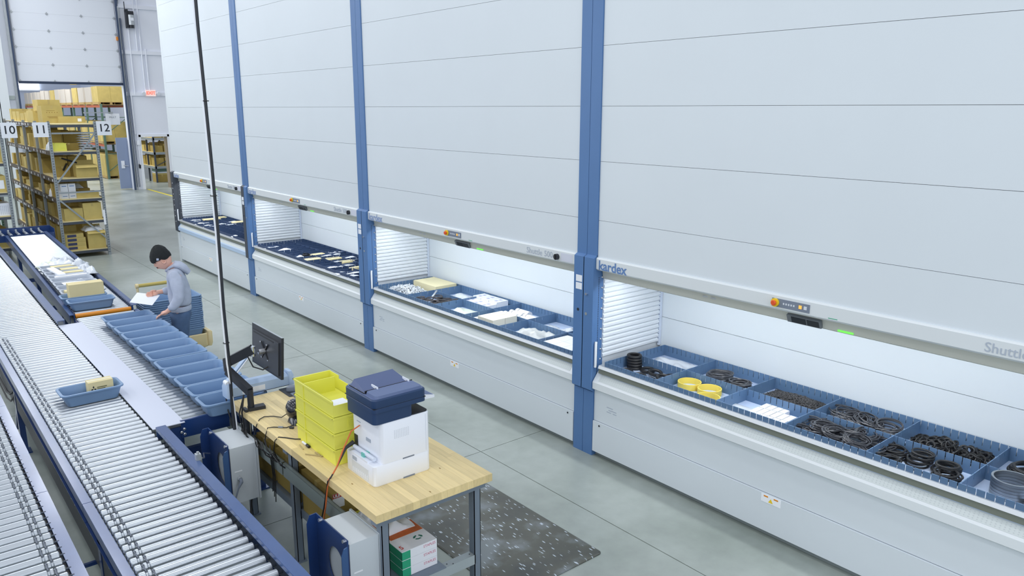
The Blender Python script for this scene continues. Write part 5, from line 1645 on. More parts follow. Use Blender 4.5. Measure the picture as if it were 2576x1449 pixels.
MB().cyl((-.26, .255, .885), (.27, .255, .885), .021, 14).build('handle_bar', mat('handle_wood', S(192, 172, 92), .5), CT, smooth=True)
for sx_ in (-1, 1):
    MB().cyl((sx_ * .255, .255, .885), (sx_ * .285, .255, .885), .027, 14).build('handle_end', M_CREAM, CT, smooth=True)
ME_TOTEN = tote_mesh(M_TOTE, .65, .41, .13, name='tote')
NT = ['topmost', 'second', 'third', 'fourth', 'fifth', 'sixth', 'seventh', 'eighth', 'ninth', 'tenth', 'eleventh', 'twelfth', 'thirteenth', 'fourteenth', 'fifteenth', 'sixteenth', 'lowest']
for i in range(17):
    o = inst(ME_TOTEN, 'tote', None, (2.465 + rng.uniform(-.004, .004), 9.30, .256 + i * .0245))
    n__ = NT[16 - i]
    tag(o, '%s blue tote %sof the tall nested stack on the cream cart' % (n__, '' if n__ in ('topmost', 'lowest') else 'from the top '), 'tote', 'totes nested on the cart')

# ------------------------------------------------------------------ person
PO = Vector((2.27, 8.19, 0))
PF = Vector((-.96, .28, 0)).normalized()
PL = Vector((-PF.y, PF.x, 0))
def pw_(f, l, z):
    return PO + PF * f + PL * l + Vector((0, 0, z))

def skin_mesh(verts, edges, radii, root, sub=2):
    me = bpy.data.meshes.new('skin_tmp')
    me.from_pydata([tuple(v) for v in verts], edges, [])
    o = bpy.data.objects.new('skin_tmp', me)
    COL.objects.link(o)
    o.modifiers.new('skin', 'SKIN')
    ly = me.skin_vertices[0]
    for i, r_ in enumerate(radii):
        ly.data[i].radius = r_ if isinstance(r_, tuple) else (r_, r_)
        ly.data[i].use_root = (i == root)
    s_ = o.modifiers.new('sub', 'SUBSURF')
    s_.levels = sub
    s_.render_levels = sub
    dg = bpy.context.evaluated_depsgraph_get()
    out = bpy.data.meshes.new_from_object(o.evaluated_get(dg))
    COL.objects.unlink(o)
    bpy.data.objects.remove(o)
    return out

def chain(pts, rad, base_idx=None):
    return pts, [(i, i + 1) for i in range(len(pts) - 1)], rad

def mesh_lists(me):
    return [tuple(v.co) for v in me.vertices], [tuple(p.vertices) for p in me.polygons]

# joints (forward, left, up)
J = dict(pel=(0, 0, .88), spi=(-.01, 0, 1.02), che=(-.005, 0, 1.18), nkb=(.025, 0, 1.32), nk=(.058, 0, 1.355), hd=(.118, 0, 1.408),
         lsh=(.01, .165, 1.255), lel=(-.01, .245, 1.03), lwr=(.11, .215, .912), lhd=(.165, .195, .882),
         rsh=(.01, -.165, 1.255), rel=(.015, -.225, 1.04), rwr=(.185, -.165, 1.035), rhd=(.235, -.145, 1.035),
         lhip=(0, .085, .86), lkn=(.02, .095, .47), lan=(-.02, .10, .09), lto=(.12, .115, .03),
         rhip=(0, -.085, .86), rkn=(.03, -.095, .47), ran=(.0, -.10, .09), rto=(.14, -.115, .03))
JW = {k: pw_(*v) for k, v in J.items()}
P_ = thing('person', 'worker in grey hoodie, jeans and black beanie reading a paper by the totes', 'person', PO)

# body: torso, neck, limbs, head with face, hands with fingers: joined into one mesh
bv = ['pel', 'spi', 'che', 'nkb', 'nk', 'lsh', 'lel', 'lwr', 'lhd', 'rsh', 'rel', 'rwr', 'rhd', 'lhip', 'lkn', 'lan', 'lto', 'rhip', 'rkn', 'ran', 'rto']
ix = {k: i for i, k in enumerate(bv)}
be = [('pel', 'spi'), ('spi', 'che'), ('che', 'nkb'), ('nkb', 'nk'), ('che', 'lsh'), ('lsh', 'lel'), ('lel', 'lwr'), ('lwr', 'lhd'), ('che', 'rsh'), ('rsh', 'rel'), ('rel', 'rwr'), ('rwr', 'rhd'),
      ('pel', 'lhip'), ('lhip', 'lkn'), ('lkn', 'lan'), ('lan', 'lto'), ('pel', 'rhip'), ('rhip', 'rkn'), ('rkn', 'ran'), ('ran', 'rto')]
br_ = dict(pel=.05, spi=.07, che=.105, nkb=.06, nk=.052, lsh=.05, lel=.036, lwr=.024, lhd=.024, rsh=.05, rel=.036, rwr=.024, rhd=.024, lhip=.042, lkn=.045, lan=.034, lto=.03, rhip=.042, rkn=.045, ran=.034, rto=.03)
bm_ = skin_mesh([JW[k] - PO for k in bv], [(ix[a], ix[b]) for a, b in be], [br_[k] for k in bv], 0)
body = MB()
vs, fs = mesh_lists(bm_)
body.add(vs, fs)
# head
def head_mb():
    mb = MB()
    hc = Vector(J['hd'])
    tilt = Matrix.Rotation(R(30), 3, 'Y')       # nose down (local: x forward, z up)
    n, m = 20, 16
    loops = []
    for j in range(m + 1):
        th = PI * j / m
        lp = []
        for i in range(n):
            a = 2 * PI * i / n
            x, y, z = math.sin(th) * math.cos(a), math.sin(th) * math.sin(a), math.cos(th)
            px, py, pz = x * .090, y * .070, z * .108
            if z < 0 and x > 0:                  # jaw and chin forward, narrower
                px *= 1 + .05 * (-z); py *= 1 - .22 * (-z)
            if z < -.1 and x < 0:
                px *= 1 - .25 * (-z)
            fx = max(0, x)
            if abs(y) < .35 and -.38 < z < .12 and x > .7:   # nose
                tt = 1 - abs(y) / .35
                zz_ = (z - .12) / -.5
                px += .024 * tt * (zz_ if z > -.25 else max(0, (z + .38) / .13))
            if .0 < z < .22 and .2 < abs(y) < .62 and x > .6:  # eye sockets
                px -= .007
            if -.62 < z < -.45 and abs(y) < .4 and x > .5:     # lips
                px += .006
            lp.append(hc + tilt @ Vector((px, py, pz)))
        loops.append(lp)
    mb.loft(loops, False, False)
    return mb, hc, tilt
hmb, hc, tilt = head_mb()
body.add([pw_(*p) - PO for p in hmb.v], hmb.f)
def add_ear(s_):
    c = hc + tilt @ Vector((-.005, s_ * .070, -.01))
    e = MB().torus((0, 0, 0), .020, .008, 12, 6)
    body.add([pw_(*(c + tilt @ Vector((p[0] * .8, s_ * p[2] * .6, p[1] * 1.25)))) - PO for p in e.v], e.f)
add_ear(1); add_ear(-1)
# fingers
def finger(base, d1, d2, l1, l2, r_):
    base, d1, d2 = Vector(base), Vector(d1).normalized(), Vector(d2).normalized()
    pts = [base, base + d1 * l1 * .5, base + d1 * l1, base + d1 * l1 + d2 * l2 * .6, base + d1 * l1 + d2 * l2]
    t = MB().tube([pw_(*p) - PO for p in pts], r_, 8, rs=[r_, r_, r_ * .95, r_ * .85, r_ * .5])
    body.add(t.v, t.f)
def palm(a, b, wdir, w0, w1, th):
    a, b, wdir = Vector(a), Vector(b), Vector(wdir).normalized()
    d = (b - a).normalized(); nn = d.cross(wdir).normalized()
    L = []
    for t, w_ in ((0, w0), (.35, w1), (1, w1 * .95)):
        c = a.lerp(b, t)
        L.append([pw_(*(c + wdir * (w_ * math.cos(2 * PI * k / 10)) + nn * (th * math.sin(2 * PI * k / 10)))) - PO for k in range(10)])
    t_ = MB().loft(L); body.add(t_.v, t_.f)
# left hand reaching to the tote rim, fingers fanned and bent down
la, lb_ = Vector(J['lwr']), Vector((.172, .192, .880))
palm(la, lb_, (.3, .9, .1), .022, .036, .014)
for k, (o_, ln) in enumerate(((-.030, .034), (-.010, .039), (.010, .037), (.029, .030))):
    bse = lb_ + Vector((.3, .9, .1)).normalized() * o_
    finger(bse, (.85, -.12 + k * .06, -.45), (.55, -.1, -.85), ln, ln * .9, .0085)
finger(la.lerp(lb_, .35) + Vector((.0, -.03, .004)), (.6, -.75, -.2), (.85, -.2, -.4), .032, .028, .0095)
# right hand pinching the paper: thumb above, fingers below
ra, rb_ = Vector(J['rwr']), Vector((.243, -.142, 1.030))
palm(ra, rb_, (.1, .8, -.55), .022, .034, .013)
for k, (o_, ln) in enumerate(((-.028, .036), (-.009, .040), (.010, .038), (.028, .031))):
    bse = rb_ + Vector((.1, .8, -.55)).normalized() * o_
    finger(bse, (.95, .12, -.22), (.8, .3, .15), ln, ln * .8, .0085)
finger(ra.lerp(rb_, .4) + Vector((.005, .012, .022)), (.85, .35, .25), (.9, .2, -.3), .034, .028, .0095)
bo_ = body.build('body', M_SKIN, P_, smooth=False)
bo_.data.shade_smooth()
# face details
def facep(x, y, z):
    return pw_(*(hc + tilt @ Vector((x * .92, y * .92, z * .92)))) - PO
for s_ in (1, -1):
    e = MB()
    for (a, b_, c) in ((.0, 0, 0),):
        e.tube([facep(.083, s_ * .018, .030), facep(.085, s_ * .030, .034), facep(.078, s_ * .045, .028)], .0045, 6)
    e.build('eyebrow', mat('hair_dark', S(64, 48, 42), .7), bo_)
    MB().tube([facep(.080, s_ * .022, .010), facep(.081, s_ * .032, .011), facep(.076, s_ * .042, .009)], .005, 6, rs=[.002, .005, .002]).build('eye', mat('eye_dark', S(70, 56, 52), .3), bo_, smooth=True)
MB().tube([facep(.094, .022, -.058), facep(.1005, 0, -.057), facep(.094, -.022, -.058)], .004, 6).build('mouth', mat('lip', S(190, 120, 112), .5), bo_, smooth=True)
MB().tube([facep(.092, .026, -.047), facep(.102, 0, -.044), facep(.092, -.026, -.047)], .004, 6).build('moustache', MATS['hair_dark'], bo_, smooth=True)

# hoodie
M_HOOD = mat('hoodie_grey', S(178, 186, 204), .85, var=.06, scale=20, bump=.25, bscale=35)
hv = [('pel', (0, 0, .90)), ('w', (-.012, 0, .98)), ('s', (-.012, 0, 1.08)), ('c', (-.008, 0, 1.19)), ('n', (.018, 0, 1.295)),
      ('ls', J['lsh']), ('lu', (.0, .215, 1.14)), ('le', J['lel']), ('lf', (.05, .235, .966)), ('lw', (.098, .219, .923)),
      ('rs', J['rsh']), ('ru', (.01, -.205, 1.14)), ('re', J['rel']), ('rf', (.10, -.195, 1.037)), ('rw', (.168, -.171, 1.036))]
hi = {k: i for i, (k, _) in enumerate(hv)}
he = [('pel', 'w'), ('w', 's'), ('s', 'c'), ('c', 'n'), ('c', 'ls'), ('ls', 'lu'), ('lu', 'le'), ('le', 'lf'), ('lf', 'lw'), ('c', 'rs'), ('rs', 'ru'), ('ru', 're'), ('re', 'rf'), ('rf', 'rw')]
hr = dict(pel=(.150, .118), w=(.152, .122), s=(.150, .122), c=(.15, .125), n=.072, ls=.078, lu=.066, le=.058, lf=.050, lw=.036, rs=.078, ru=.066, re=.058, rf=.050, rw=.036)
hm = skin_mesh([pw_(*v) - PO for _, v in hv], [(hi[a], hi[b]) for a, b in he], [hr[k] for k, _ in hv], 0, 3)
# cloth folds
for v in hm.vertices:
    n_ = noise.noise(v.co * 14) * .006 + noise.noise(Vector((v.co.x * 30, v.co.y * 30, v.co.z * 12))) * .003
    v.co += v.normal * n_
hm.materials.clear(); hm.materials.append(M_HOOD)
hm.shade_smooth()
ho = bpy.data.objects.new('hoodie', hm); link(ho, P_)
# lower ribbed band, cuffs and hood
def ring_band(c, ax, rx, ry, h_, name, m, par):
    n = 24
    L = []
    for t, k in ((-.5, .97), (-.3, 1.02), (.3, 1.02), (.5, .97)):
        L.append([pw_(c[0] + rx * k * math.cos(2 * PI * i / n), c[1] + ry * k * math.sin(2 * PI * i / n), c[2] + t * h_) - PO for i in range(n)])
    MB().loft(L, False, False).build(name, m, par, smooth=True)
ring_band((0, 0, .895), None, .112, .148, .055, 'waistband', M_HOOD, ho)
hd_ = MB()
L = []
for (f, z, ru_, rz_) in ((.055, 1.335, .062, .02), (.02, 1.352, .088, .030), (-.035, 1.335, .094, .036), (-.085, 1.295, .080, .034), (-.118, 1.25, .045, .02)):
    n = 18
    L.append([pw_(f - .02 * math.sin(2 * PI * i / n), ru_ * math.cos(2 * PI * i / n), z + rz_ * math.sin(2 * PI * i / n)) - PO for i in range(n)])
hd_.loft(L).build('hood', M_HOOD, ho, smooth=True)
MB().tube([pw_(.055, -.06, 1.33) - PO, pw_(.085, -.03, 1.30) - PO, pw_(.092, 0, 1.285) - PO, pw_(.085, .03, 1.30) - PO, pw_(.055, .06, 1.33) - PO, pw_(.01, .075, 1.35) - PO], .014, 8).build('neck_edge', M_HOOD, ho, smooth=True)
# jeans
M_JEAN = mat('jeans_blue', S(74, 98, 132), .85, var=.18, scale=9)
jv = [('p', (0, 0, .90)), ('p2', (0, 0, .84)), ('lh', (0, .085, .80)), ('lk', J['lkn']), ('lc', (0.0, .1, .25)), ('la', (-.015, .10, .07)), ('rh', (0, -.085, .80)), ('rk', J['rkn']), ('rc', (.02, -.1, .25)), ('ra', (.005, -.10, .07))]
ji = {k: i for i, (k, _) in enumerate(jv)}
je = [('p', 'p2'), ('p2', 'lh'), ('lh', 'lk'), ('lk', 'lc'), ('lc', 'la'), ('p2', 'rh'), ('rh', 'rk'), ('rk', 'rc'), ('rc', 'ra')]
jr = dict(p=(.150, .122), p2=(.145, .118), lh=.098, lk=.076, lc=.068, la=.064, rh=.098, rk=.076, rc=.068, ra=.064)
jm = skin_mesh([pw_(*v) - PO for _, v in jv], [(ji[a], ji[b]) for a, b in je], [jr[k] for k, _ in jv], 0, 2)
for v in jm.vertices:
    v.co += v.normal * (noise.noise(v.co * 12) * .006)
jm.materials.clear(); jm.materials.append(M_JEAN); jm.shade_smooth()
link(bpy.data.objects.new('jeans', jm), P_)
# shoes
for s_, (an, to) in ((1, ('lan', 'lto')), (-1, ('ran', 'rto'))):
    a, b_ = Vector(J[an]), Vector(J[to])
    L = []
    for t, w_, hh in ((-.55, .028, .05), (-.3, .040, .075), (.2, .042, .08), (.6, .046, .055), (.95, .042, .042), (1.15, .02, .03)):
        c = a.lerp(b_, t)
        L.append([pw_(c.x, c.y + w_ * math.cos(2 * PI * k / 12), .004 + max(0, hh * (1 + math.sin(2 * PI * k / 12)) * .5 * 1.2)) - PO for k in range(12)])
    MB().loft(L).build('shoe', M_DARK, P_, smooth=True)
# beanie
M_BEAN = mat('beanie_black', S(28, 32, 34), .9, var=.2, scale=60, bump=.4, bscale=120)
L = []
n = 24
for (z, rx, ry, xo) in ((.018, .108, .086, .003), (.030, .112, .090, .003), (.058, .112, .090, .0), (.066, .107, .086, .0), (.095, .098, .078, -.006), (.125, .076, .060, -.012), (.152, .045, .035, -.018), (.166, .012, .010, -.022)):
    L.append([facep(xo + rx * math.cos(2 * PI * i / n), ry * math.sin(2 * PI * i / n), z - (.028 if z < .062 else 0) * (1 if math.cos(2 * PI * i / n) < -.2 else 0) + .004 * math.sin(i * 2.1)) for i in range(n)])
bn = MB().loft(L, False, True).build('beanie', M_BEAN, P_, smooth=True)
bt = MB(); c = facep(.030, .0905, .038)
bt.obox(c + PL * .004, (.022, .004, .022), Matrix((PF, PL, Vector((0, 0, 1)))).transposed()); bt.build('beanie_tag', mat('tag_grey', S(176, 184, 204), .6), bn)
# paper in the right hand
pc = [(.392, -.185, 1.045), (.180, -.135, 1.008), (.255, .03, .945), (.462, -.02, .985)]
pm = MB()
P4 = [pw_(*p) for p in pc]
nn = (P4[1] - P4[0]).cross(P4[3] - P4[0]).normalized() * .0006
pm.loft([[p - nn for p in P4], [p + nn for p in P4]])
tag(pm.build('paper_sheet', M_PAPER), 'white sheet of paper held by the worker in the beanie', 'paper')

# ------------------------------------------------------------------ shelving rack 11/12 (near end at y 17.2, running away)
SX0, SX1, SY0, SY1 = 2.72, 3.52, 17.2, 23.2
LV = [.13, .72, 1.157, 1.56, 2.08, 2.60]
LVN = ['bottom shelf', 'second shelf', 'third shelf', 'fourth shelf', 'fifth shelf', 'top board']
def rack(label, x0, x1, y0, y1, levels, posts_y, h_):
    T = thing('shelving_rack', label, 'shelving rack', ((x0 + x1) / 2, y0, 0))
    for y in posts_y:
        for x in (x0, x1):
            p = MB()
            p.box(x - .026, x + .026, y - .003, y + .003, 0, h_)
            p.box(x - .026, x - .022, y + .003, y + .045, 0, h_)
            p.box(x + .022, x + .026, y + .003, y + .045, 0, h_)
            po = p.buildw('post', M_POST, T)
            if y == posts_y[0]:
                hs = MB()
                for q in range(int(h_ / .05)):
                    hs.box(x - .012, x - .004, y - .0045, y - .003, .05 + q * .05, .075 + q * .05)
                    hs.box(x + .004, x + .012, y - .0045, y - .003, .05 + q * .05, .075 + q * .05)
                hs.buildw('slot_row', M_CHAR, po)['kind'] = 'stuff'
    for z in levels:
        MB().box(x0 + .03, x1 - .03, y0 + .01, y1 - .01, z, z + .02).buildw('shelf_board', M_BOARD, T)
        for x in (x0, x1):
            b = MB(); b.box(x - .02, x + .02, y0 + .04, y1, z - .06, z + .018)
            b.buildw('beam', M_BEAM, T)
        for y in (y0, y1):
            MB().box(x0 + .03, x1 - .03, y - .0, y + .03, z - .05, z).buildw('end_tie', M_CHAR, T)
    zb = [(.13, .72, 1), (1.157, .72, -1)]
    MB().bar((x1 - .03, y0 - .005, .35), (x0 + .03, y0 - .005, 1.157), .03, .012, (0, 1, 0)).buildw('brace', M_POST, T)
    MB().bar((x0 + .03, y0 - .005, 1.50), (x1 - .03, y0 - .005, 2.42), .03, .012, (0, 1, 0)).buildw('brace', M_POST, T)
    MB().bar((x0 + .03, y0 - .005, h_ - .22), (x1 - .03, y0 - .005, h_ - .22), .03, .012, (0, 1, 0)).buildw('brace', M_POST, T)
    MB().bar((x0 + .03, y0 - .005, 1.30), (x1 - .03, y0 - .005, 1.30), .03, .012, (0, 1, 0)).buildw('brace', M_POST, T)
    return T
posts = [17.2, 18.7, 20.2, 21.7, 23.15]
RK = rack('grey steel shelving rack numbered 11 and 12 full of brown cartons', SX0, SX1, SY0, SY1, LV, posts, 2.66)
rk = random.Random(21)
# price tags along the beams
for z in LV:
    tg = MB()
    y = 17.35
    while y < 23.0:
        w_ = rk.uniform(.05, .12)
        if rk.random() < .65:
            tg.box(SX0 - .0225, SX0 - .0205, y, y + w_, z - .045, z + .0)
        y += w_ + rk.uniform(.05, .35)
    tg.buildw('shelf_tag', M_TAGW, RK)['kind'] = 'stuff'
# number placards
def placard(num, x0, x1, z0, z1, y, side, desc):
    T = thing('number_sign', 'white sign reading %s on the rack end, %s' % (num, desc), 'sign', ((x0 + x1) / 2, y, z0))
    MB().box(x0, x1, y - .012, y - .008, z0, z1).buildw('plate', M_TAGW, T)
    text(num, .21, M_INK, T, ((x0 + x1) / 2, y - .013, (z0 + z1) / 2 + .0), FACE_MY, name='numerals', align='CENTER', bold=.002)
placard('11', 2.45, 2.70, 2.375, 2.65, 17.17, -1, 'left of the rack post')
placard('12', 3.535, 3.80, 2.39, 2.665, 17.17, 1, 'right of the rack post')
placard('10', 1.94, 2.19, 2.37, 2.65, 17.17, 1, 'at the left frame edge')
MB().box(3.78, 4.05, 20.4, 20.42, 2.60, 2.84)
sg = thing('notice_sign', 'small white notice hanging behind the number 12 sign', 'sign', (4.235, 18.9, 2.68))
MB().box(-.14, .14, -.004, .004, -.12, .12).build('plate', M_TAGW, sg)
MB().cyl((0, 0, .12), (0, 0, .16), .004, 6).build('hanger', M_GALV, sg)
text('MULT', .055, mat('ink_faint', S(120, 128, 140), .6), sg, (4.235, 18.895, 2.72), FACE_MY, align='CENTER')
MB().box(-.02, .02, .0, .02, .12, .16).build('clip', M_GALV, sg)
MB().bar((-.71, -.8, .14), (0, 0, .14), .02, .02).build('bracket_arm', M_GALV, sg)

# cartons: visible end faces first (y near 17.2), then the aisle side
def box_thing(label, x0, x1, y0, y1, z0, h_, m, group, rz=0.0, flaps=False):
    T = thing('carton', label, 'carton', ((x0 + x1) / 2, (y0 + y1) / 2, z0), rz, group)
    hx_, hy_ = (x1 - x0) / 2, (y1 - y0) / 2
    if flaps:
        b = MB()
        t = .005
        b.box(-hx_ + t, hx_ - t, -hy_, hy_, .001, .006)
        b.box(-hx_, -hx_ + t, -hy_, hy_, .001, h_); b.box(hx_ - t, hx_, -hy_, hy_, .001, h_)
        b.box(-hx_ + t, hx_ - t, -hy_, -hy_ + t, .0065, h_); b.box(-hx_ + t, hx_ - t, hy_ - t, hy_, .0065, h_)
        b.build('box', m, T)
        MB().bar((0, -hy_, h_), (0, -hy_ - .08, h_ - .05), 2 * hx_, t).build('flap', m, T)
        MB().bar((0, hy_, h_), (0, hy_ + .02, h_ + .08), 2 * hx_, t).build('flap', m, T)
    else:
        MB().box(-hx_, hx_, -hy_, hy_, .001, h_).build('box', m, T)
        MB().box(-.02, .02, -hy_ - .0008, hy_ + .0008, h_ * .8, h_ + .001).build('tape', MATS['tape_brown'], T)
    return T
E_ = [  # label, x0,x1,y0,y1,level,dz,h,mat,flaps
    ('tall yellow brown carton at the right of the bottom rack shelf', 3.16, 3.48, 17.25, 17.65, 0, 0, .36, M_CARD, 1),
    ('upper right carton on the second rack shelf end', 3.14, 3.47, 17.25, 17.7, 1, 0, .33, M_CARD, 0),
    ('long lower carton on the second rack shelf end', 2.80, 3.13, 17.24, 17.7, 1, 0, .24, M_CARD, 0),
    ('wide carton behind on the second rack shelf', 2.80, 3.20, 17.75, 18.25, 1, 0, .33, M_CARDB, 0),
    ('shallow open tray carton on the third rack shelf end', 3.06, 3.46, 17.26, 17.7, 2, 0, .10, M_CARD, 0),
    ('low carton behind the tray carton on the third shelf', 2.95, 3.40, 17.75, 18.2, 2, 0, .14, M_CARDB, 0),
    ('bright open topped carton on the fourth rack shelf end', 3.10, 3.48, 17.25, 17.55, 3, 0, .24, M_CARD, 1),
    ('upper left carton of the four stacked on the fourth shelf', 2.80, 3.02, 17.55, 17.9, 3, .21, .19, M_CARDB, 0),
    ('lower left carton of the four stacked on the fourth shelf', 2.80, 3.05, 17.55, 17.9, 3, 0, .21, M_CARDB, 0),
    ('upper right carton of the four stacked on the fourth shelf', 3.04, 3.38, 17.60, 17.95, 3, .21, .19, M_CARDB, 0),
    ('lower right carton of the four stacked on the fourth shelf', 3.06, 3.38, 17.60, 17.95, 3, 0, .21, M_CARDB, 0),
    ('long low carton lying across the fifth rack shelf', 2.90, 3.25, 17.5, 17.9, 4, 0, .14, M_CARDB, 0),
    ('large printed carton leaning on the rack top', 2.46 + .30, 3.12, 18.0, 18.5, 5, 0, .34, M_CARD, 0),
    ('large plain carton behind on the rack top', 2.80, 3.20, 18.6, 19.2, 5, 0, .46, M_CARD, 0),
    ('small carton at the left of the rack top', 2.72, 2.86, 18.8, 19.6, 5, 0, .24, M_CARD, 0),
    ('long flat carton with white label on the rack top', 3.02, 3.50, 17.9, 18.3, 5, 0, .13, M_CARD, 0),
    ('narrow upright carton behind the white boxes on the third shelf', 2.74, 2.84, 17.5, 17.6, 2, 0, .30, M_CARDB, 0),
]
for (lb, x0, x1, y0, y1, lv, dz, h_, m, fl_) in E_:
    T = box_thing(lb, x0, x1, y0, y1, LV[lv] + .02 + dz, h_, m, 'cartons on the grey rack end', 0, fl_)
    if 'printed' in lb:
        pr_ = MB()
        for q in range(5):
            pr_.box(-.10 + q * .045, -.085 + q * .045, -.2515, -.2505, .20, .215)
        pr_.box(-.09, .12, -.2515, -.2505, .12, .128); pr_.box(-.07, .10, -.2515, -.2505, .10, .106); pr_.box(-.10, .05, -.2515, -.2505, .24, .246)
        pr_.build('print', mat('print_ochre', S(150, 122, 60), .8), T)
    if 'white label' in lb:
        MB().box(.10, .17, -.2015, -.2005, .03, .09).build('paper_label', M_PAPER, T)
# flat mailer boxes with navy arrows on the bottom shelf
for i in range(4):
    T = thing('mailer_box', '%s flat mailer carton with navy end print in the bottom shelf pile' % ['lowest', 'second lowest', 'second highest', 'topmost'][i], 'carton', (2.93, 17.45, LV[0] + .021 + i * .082), group='mailer cartons on the bottom shelf')
    MB().box(-.17, .19 - .03 * (i == 3), -.2, .2, 0, .080).build('box', M_CARD, T)
    MB().box(-.13, .03, -.2015, -.2005, .015, .065).build('navy_print', mat('print_navy', S(60, 66, 100), .7), T)
o = bag('poly_sheet', 'white plastic sheeting spilling over the carton on the bottom shelf', .34, .42, .14, (3.30, 17.46, LV[0] + .37), 0, 71, M_POLY)
# white archive boxes
for i in range(2):
    for j in range(2):
        T = thing('white_box', '%s %s white printed carton in the block of four on the rack' % (['lower', 'upper'][j], ['left', 'right'][i]), 'carton', (2.86 + i * .135, 17.40, LV[2] + .021 + j * .145), group='white cartons on the third shelf')
        MB().box(-.064, .064, -.12, .12, 0, .143).build('box', M_WBOX, T)
        MB().box(-.04, .04, -.1215, -.1205, .09 if j else .04, .105 if j else .052).build('blue_print', M_LOGO, T)
T = yellow_bin('yellow_bin', 'bright yellow bin with cables on the fifth rack shelf', 2.76, 2.99, 17.26, 17.55, LV[4] + .021, .15)
T = yellow_bin('yellow_bin', 'second yellow bin left on the fifth rack shelf', 2.745, 2.76 + .0, 17.26, 17.55, LV[4] + .021, .14) if False else None
o = coil(6, .08, .006, .10, 91, .02, 5, 16).build('cord_coil', M_CABLE, None, (2.87, 17.40, LV[4] + .06), True); tag(o, 'grey coiled cables in the yellow bin on the rack', 'cord coil')
bag('plastic_bag', 'crumpled clear bag left of the yellow bin on the rack', .16, .3, .22, (2.80, 17.75, LV[4] + .021), 0, 73)
for i in range(8):
    o = bag('foam_sheet', '%s white folded foam sheet from below in the pile on the rack' % ['first', 'second', 'third', 'fourth', 'fifth', 'sixth', 'seventh', 'topmost'][i], .24, .34, .05, (3.36, 17.48, LV[4] + .021 + i * .046), 0, 200 + i, M_PARW, 'foam sheet', 'foam sheets on the rack', amp=.15, nx=8, ny=6)
bag('plastic_bag', 'grey plastic bag lying on the third shelf behind the white boxes', .40, .35, .14, (3.10, 18.0, LV[2] + .165), 0, 75, M_BAG)
o = MB().obox((3.05, 17.52, LV[3] + .34), (.30, .02, .03), Euler((0, .35, .3)).to_matrix()).build('black_strap', M_BLACK); tag(o, 'black strap draped over the cartons on the fourth shelf', 'strap')
o = MB().obox((2.96, 17.50, LV[3] + .22), (.03, .02, .16), Euler((.1, .5, .3)).to_matrix()).build('black_strap', M_BLACK); tag(o, 'hanging end of the black strap on the fourth shelf', 'strap')
# rolled sheet cling on the post
o = MB().box(3.475, 3.515, 17.185, 17.192, .62, .92).build('hanging_paper', M_PAPER); tag(o, 'white paper strip hung on the rack post', 'paper')
# aisle side cartons
NTH = ['first', 'second', 'third', 'fourth', 'fifth', 'sixth', 'seventh', 'eighth', 'ninth', 'tenth', 'eleventh', 'twelfth', 'thirteenth', 'fourteenth', 'fifteenth', 'sixteenth', 'seventeenth', 'eighteenth', 'nineteenth', 'twentieth', 'last', 'last', 'last']
for lv in range(5):
    y = 17.75 if lv not in (1, 3) else 18.3
    top = LV[lv + 1] - LV[lv] - .10
    na = -1
    while y < 22.9:
        w_ = rk.uniform(.16, .42)
        d_ = rk.uniform(.2, .34)
        if rk.random() < .86:
            h_ = rk.uniform(.35, .95) * top
            m = rk.choice([M_CARD, M_CARDB, M_CARDB, M_CARD])
            xo = rk.uniform(.0, .06)
            na += 1
            lb = '%s carton from the near end, aisle side of the %s, numbered rack' % (NTH[na], LVN[lv])
            lb2 = 'carton stacked on the %s one from the near end, aisle side of the %s' % (NTH[na], LVN[lv])
            T = box_thing(lb, SX0 + .01 + xo, SX0 + .01 + xo + d_, y, min(y + w_, 23.1), LV[lv] + .02, h_, m, 'aisle cartons on the %s' % LVN[lv], rk.uniform(-.05, .05), rk.random() < .2)
            if h_ < top * .55 and rk.random() < .6:
                T = box_thing(lb2, SX0 + .02 + xo, SX0 + xo + d_ * .8, y + .02, min(y + w_ * .9, 23.1), LV[lv] + .022 + h_, min(top - h_ - .02, .2), rk.choice([M_CARD, M_CARDB]), 'aisle cartons on the %s' % LVN[lv])
        y += w_ + rk.uniform(.02, .16)
for lv in range(5):
    y = 18.35
    na = -1
    top = LV[lv + 1] - LV[lv] - .10
    while y < 22.8:
        w_ = rk.uniform(.3, .55)
        if rk.random() < .8:
            na += 1
            box_thing('%s carton from the near end, back side of the %s, numbered rack' % (NTH[na], LVN[lv]), 3.14, 3.47, y, min(y + w_, 23.1), LV[lv] + .02, rk.uniform(.4, .9) * top, M_CARDB, 'back cartons on the %s' % LVN[lv])
        y += w_ + rk.uniform(.03, .2)
y = 19.3
na = -1
while y < 22.8:
    na += 1
    w_ = rk.uniform(.4, .6)
    box_thing('%s low carton standing along the far top board of the numbered rack' % NTH[na], 2.85, 3.35, y, min(y + w_, 23.1), LV[5] + .02, rk.uniform(.15, .3), M_CARD, 'cartons along the rack top')
    y += w_ + .1
bag('white_wrap', 'white wrapped bundle on the aisle side of the third shelf', .2, .25, .34, (2.80, 18.0, LV[2] + .021), 0, 77, M_POLY)

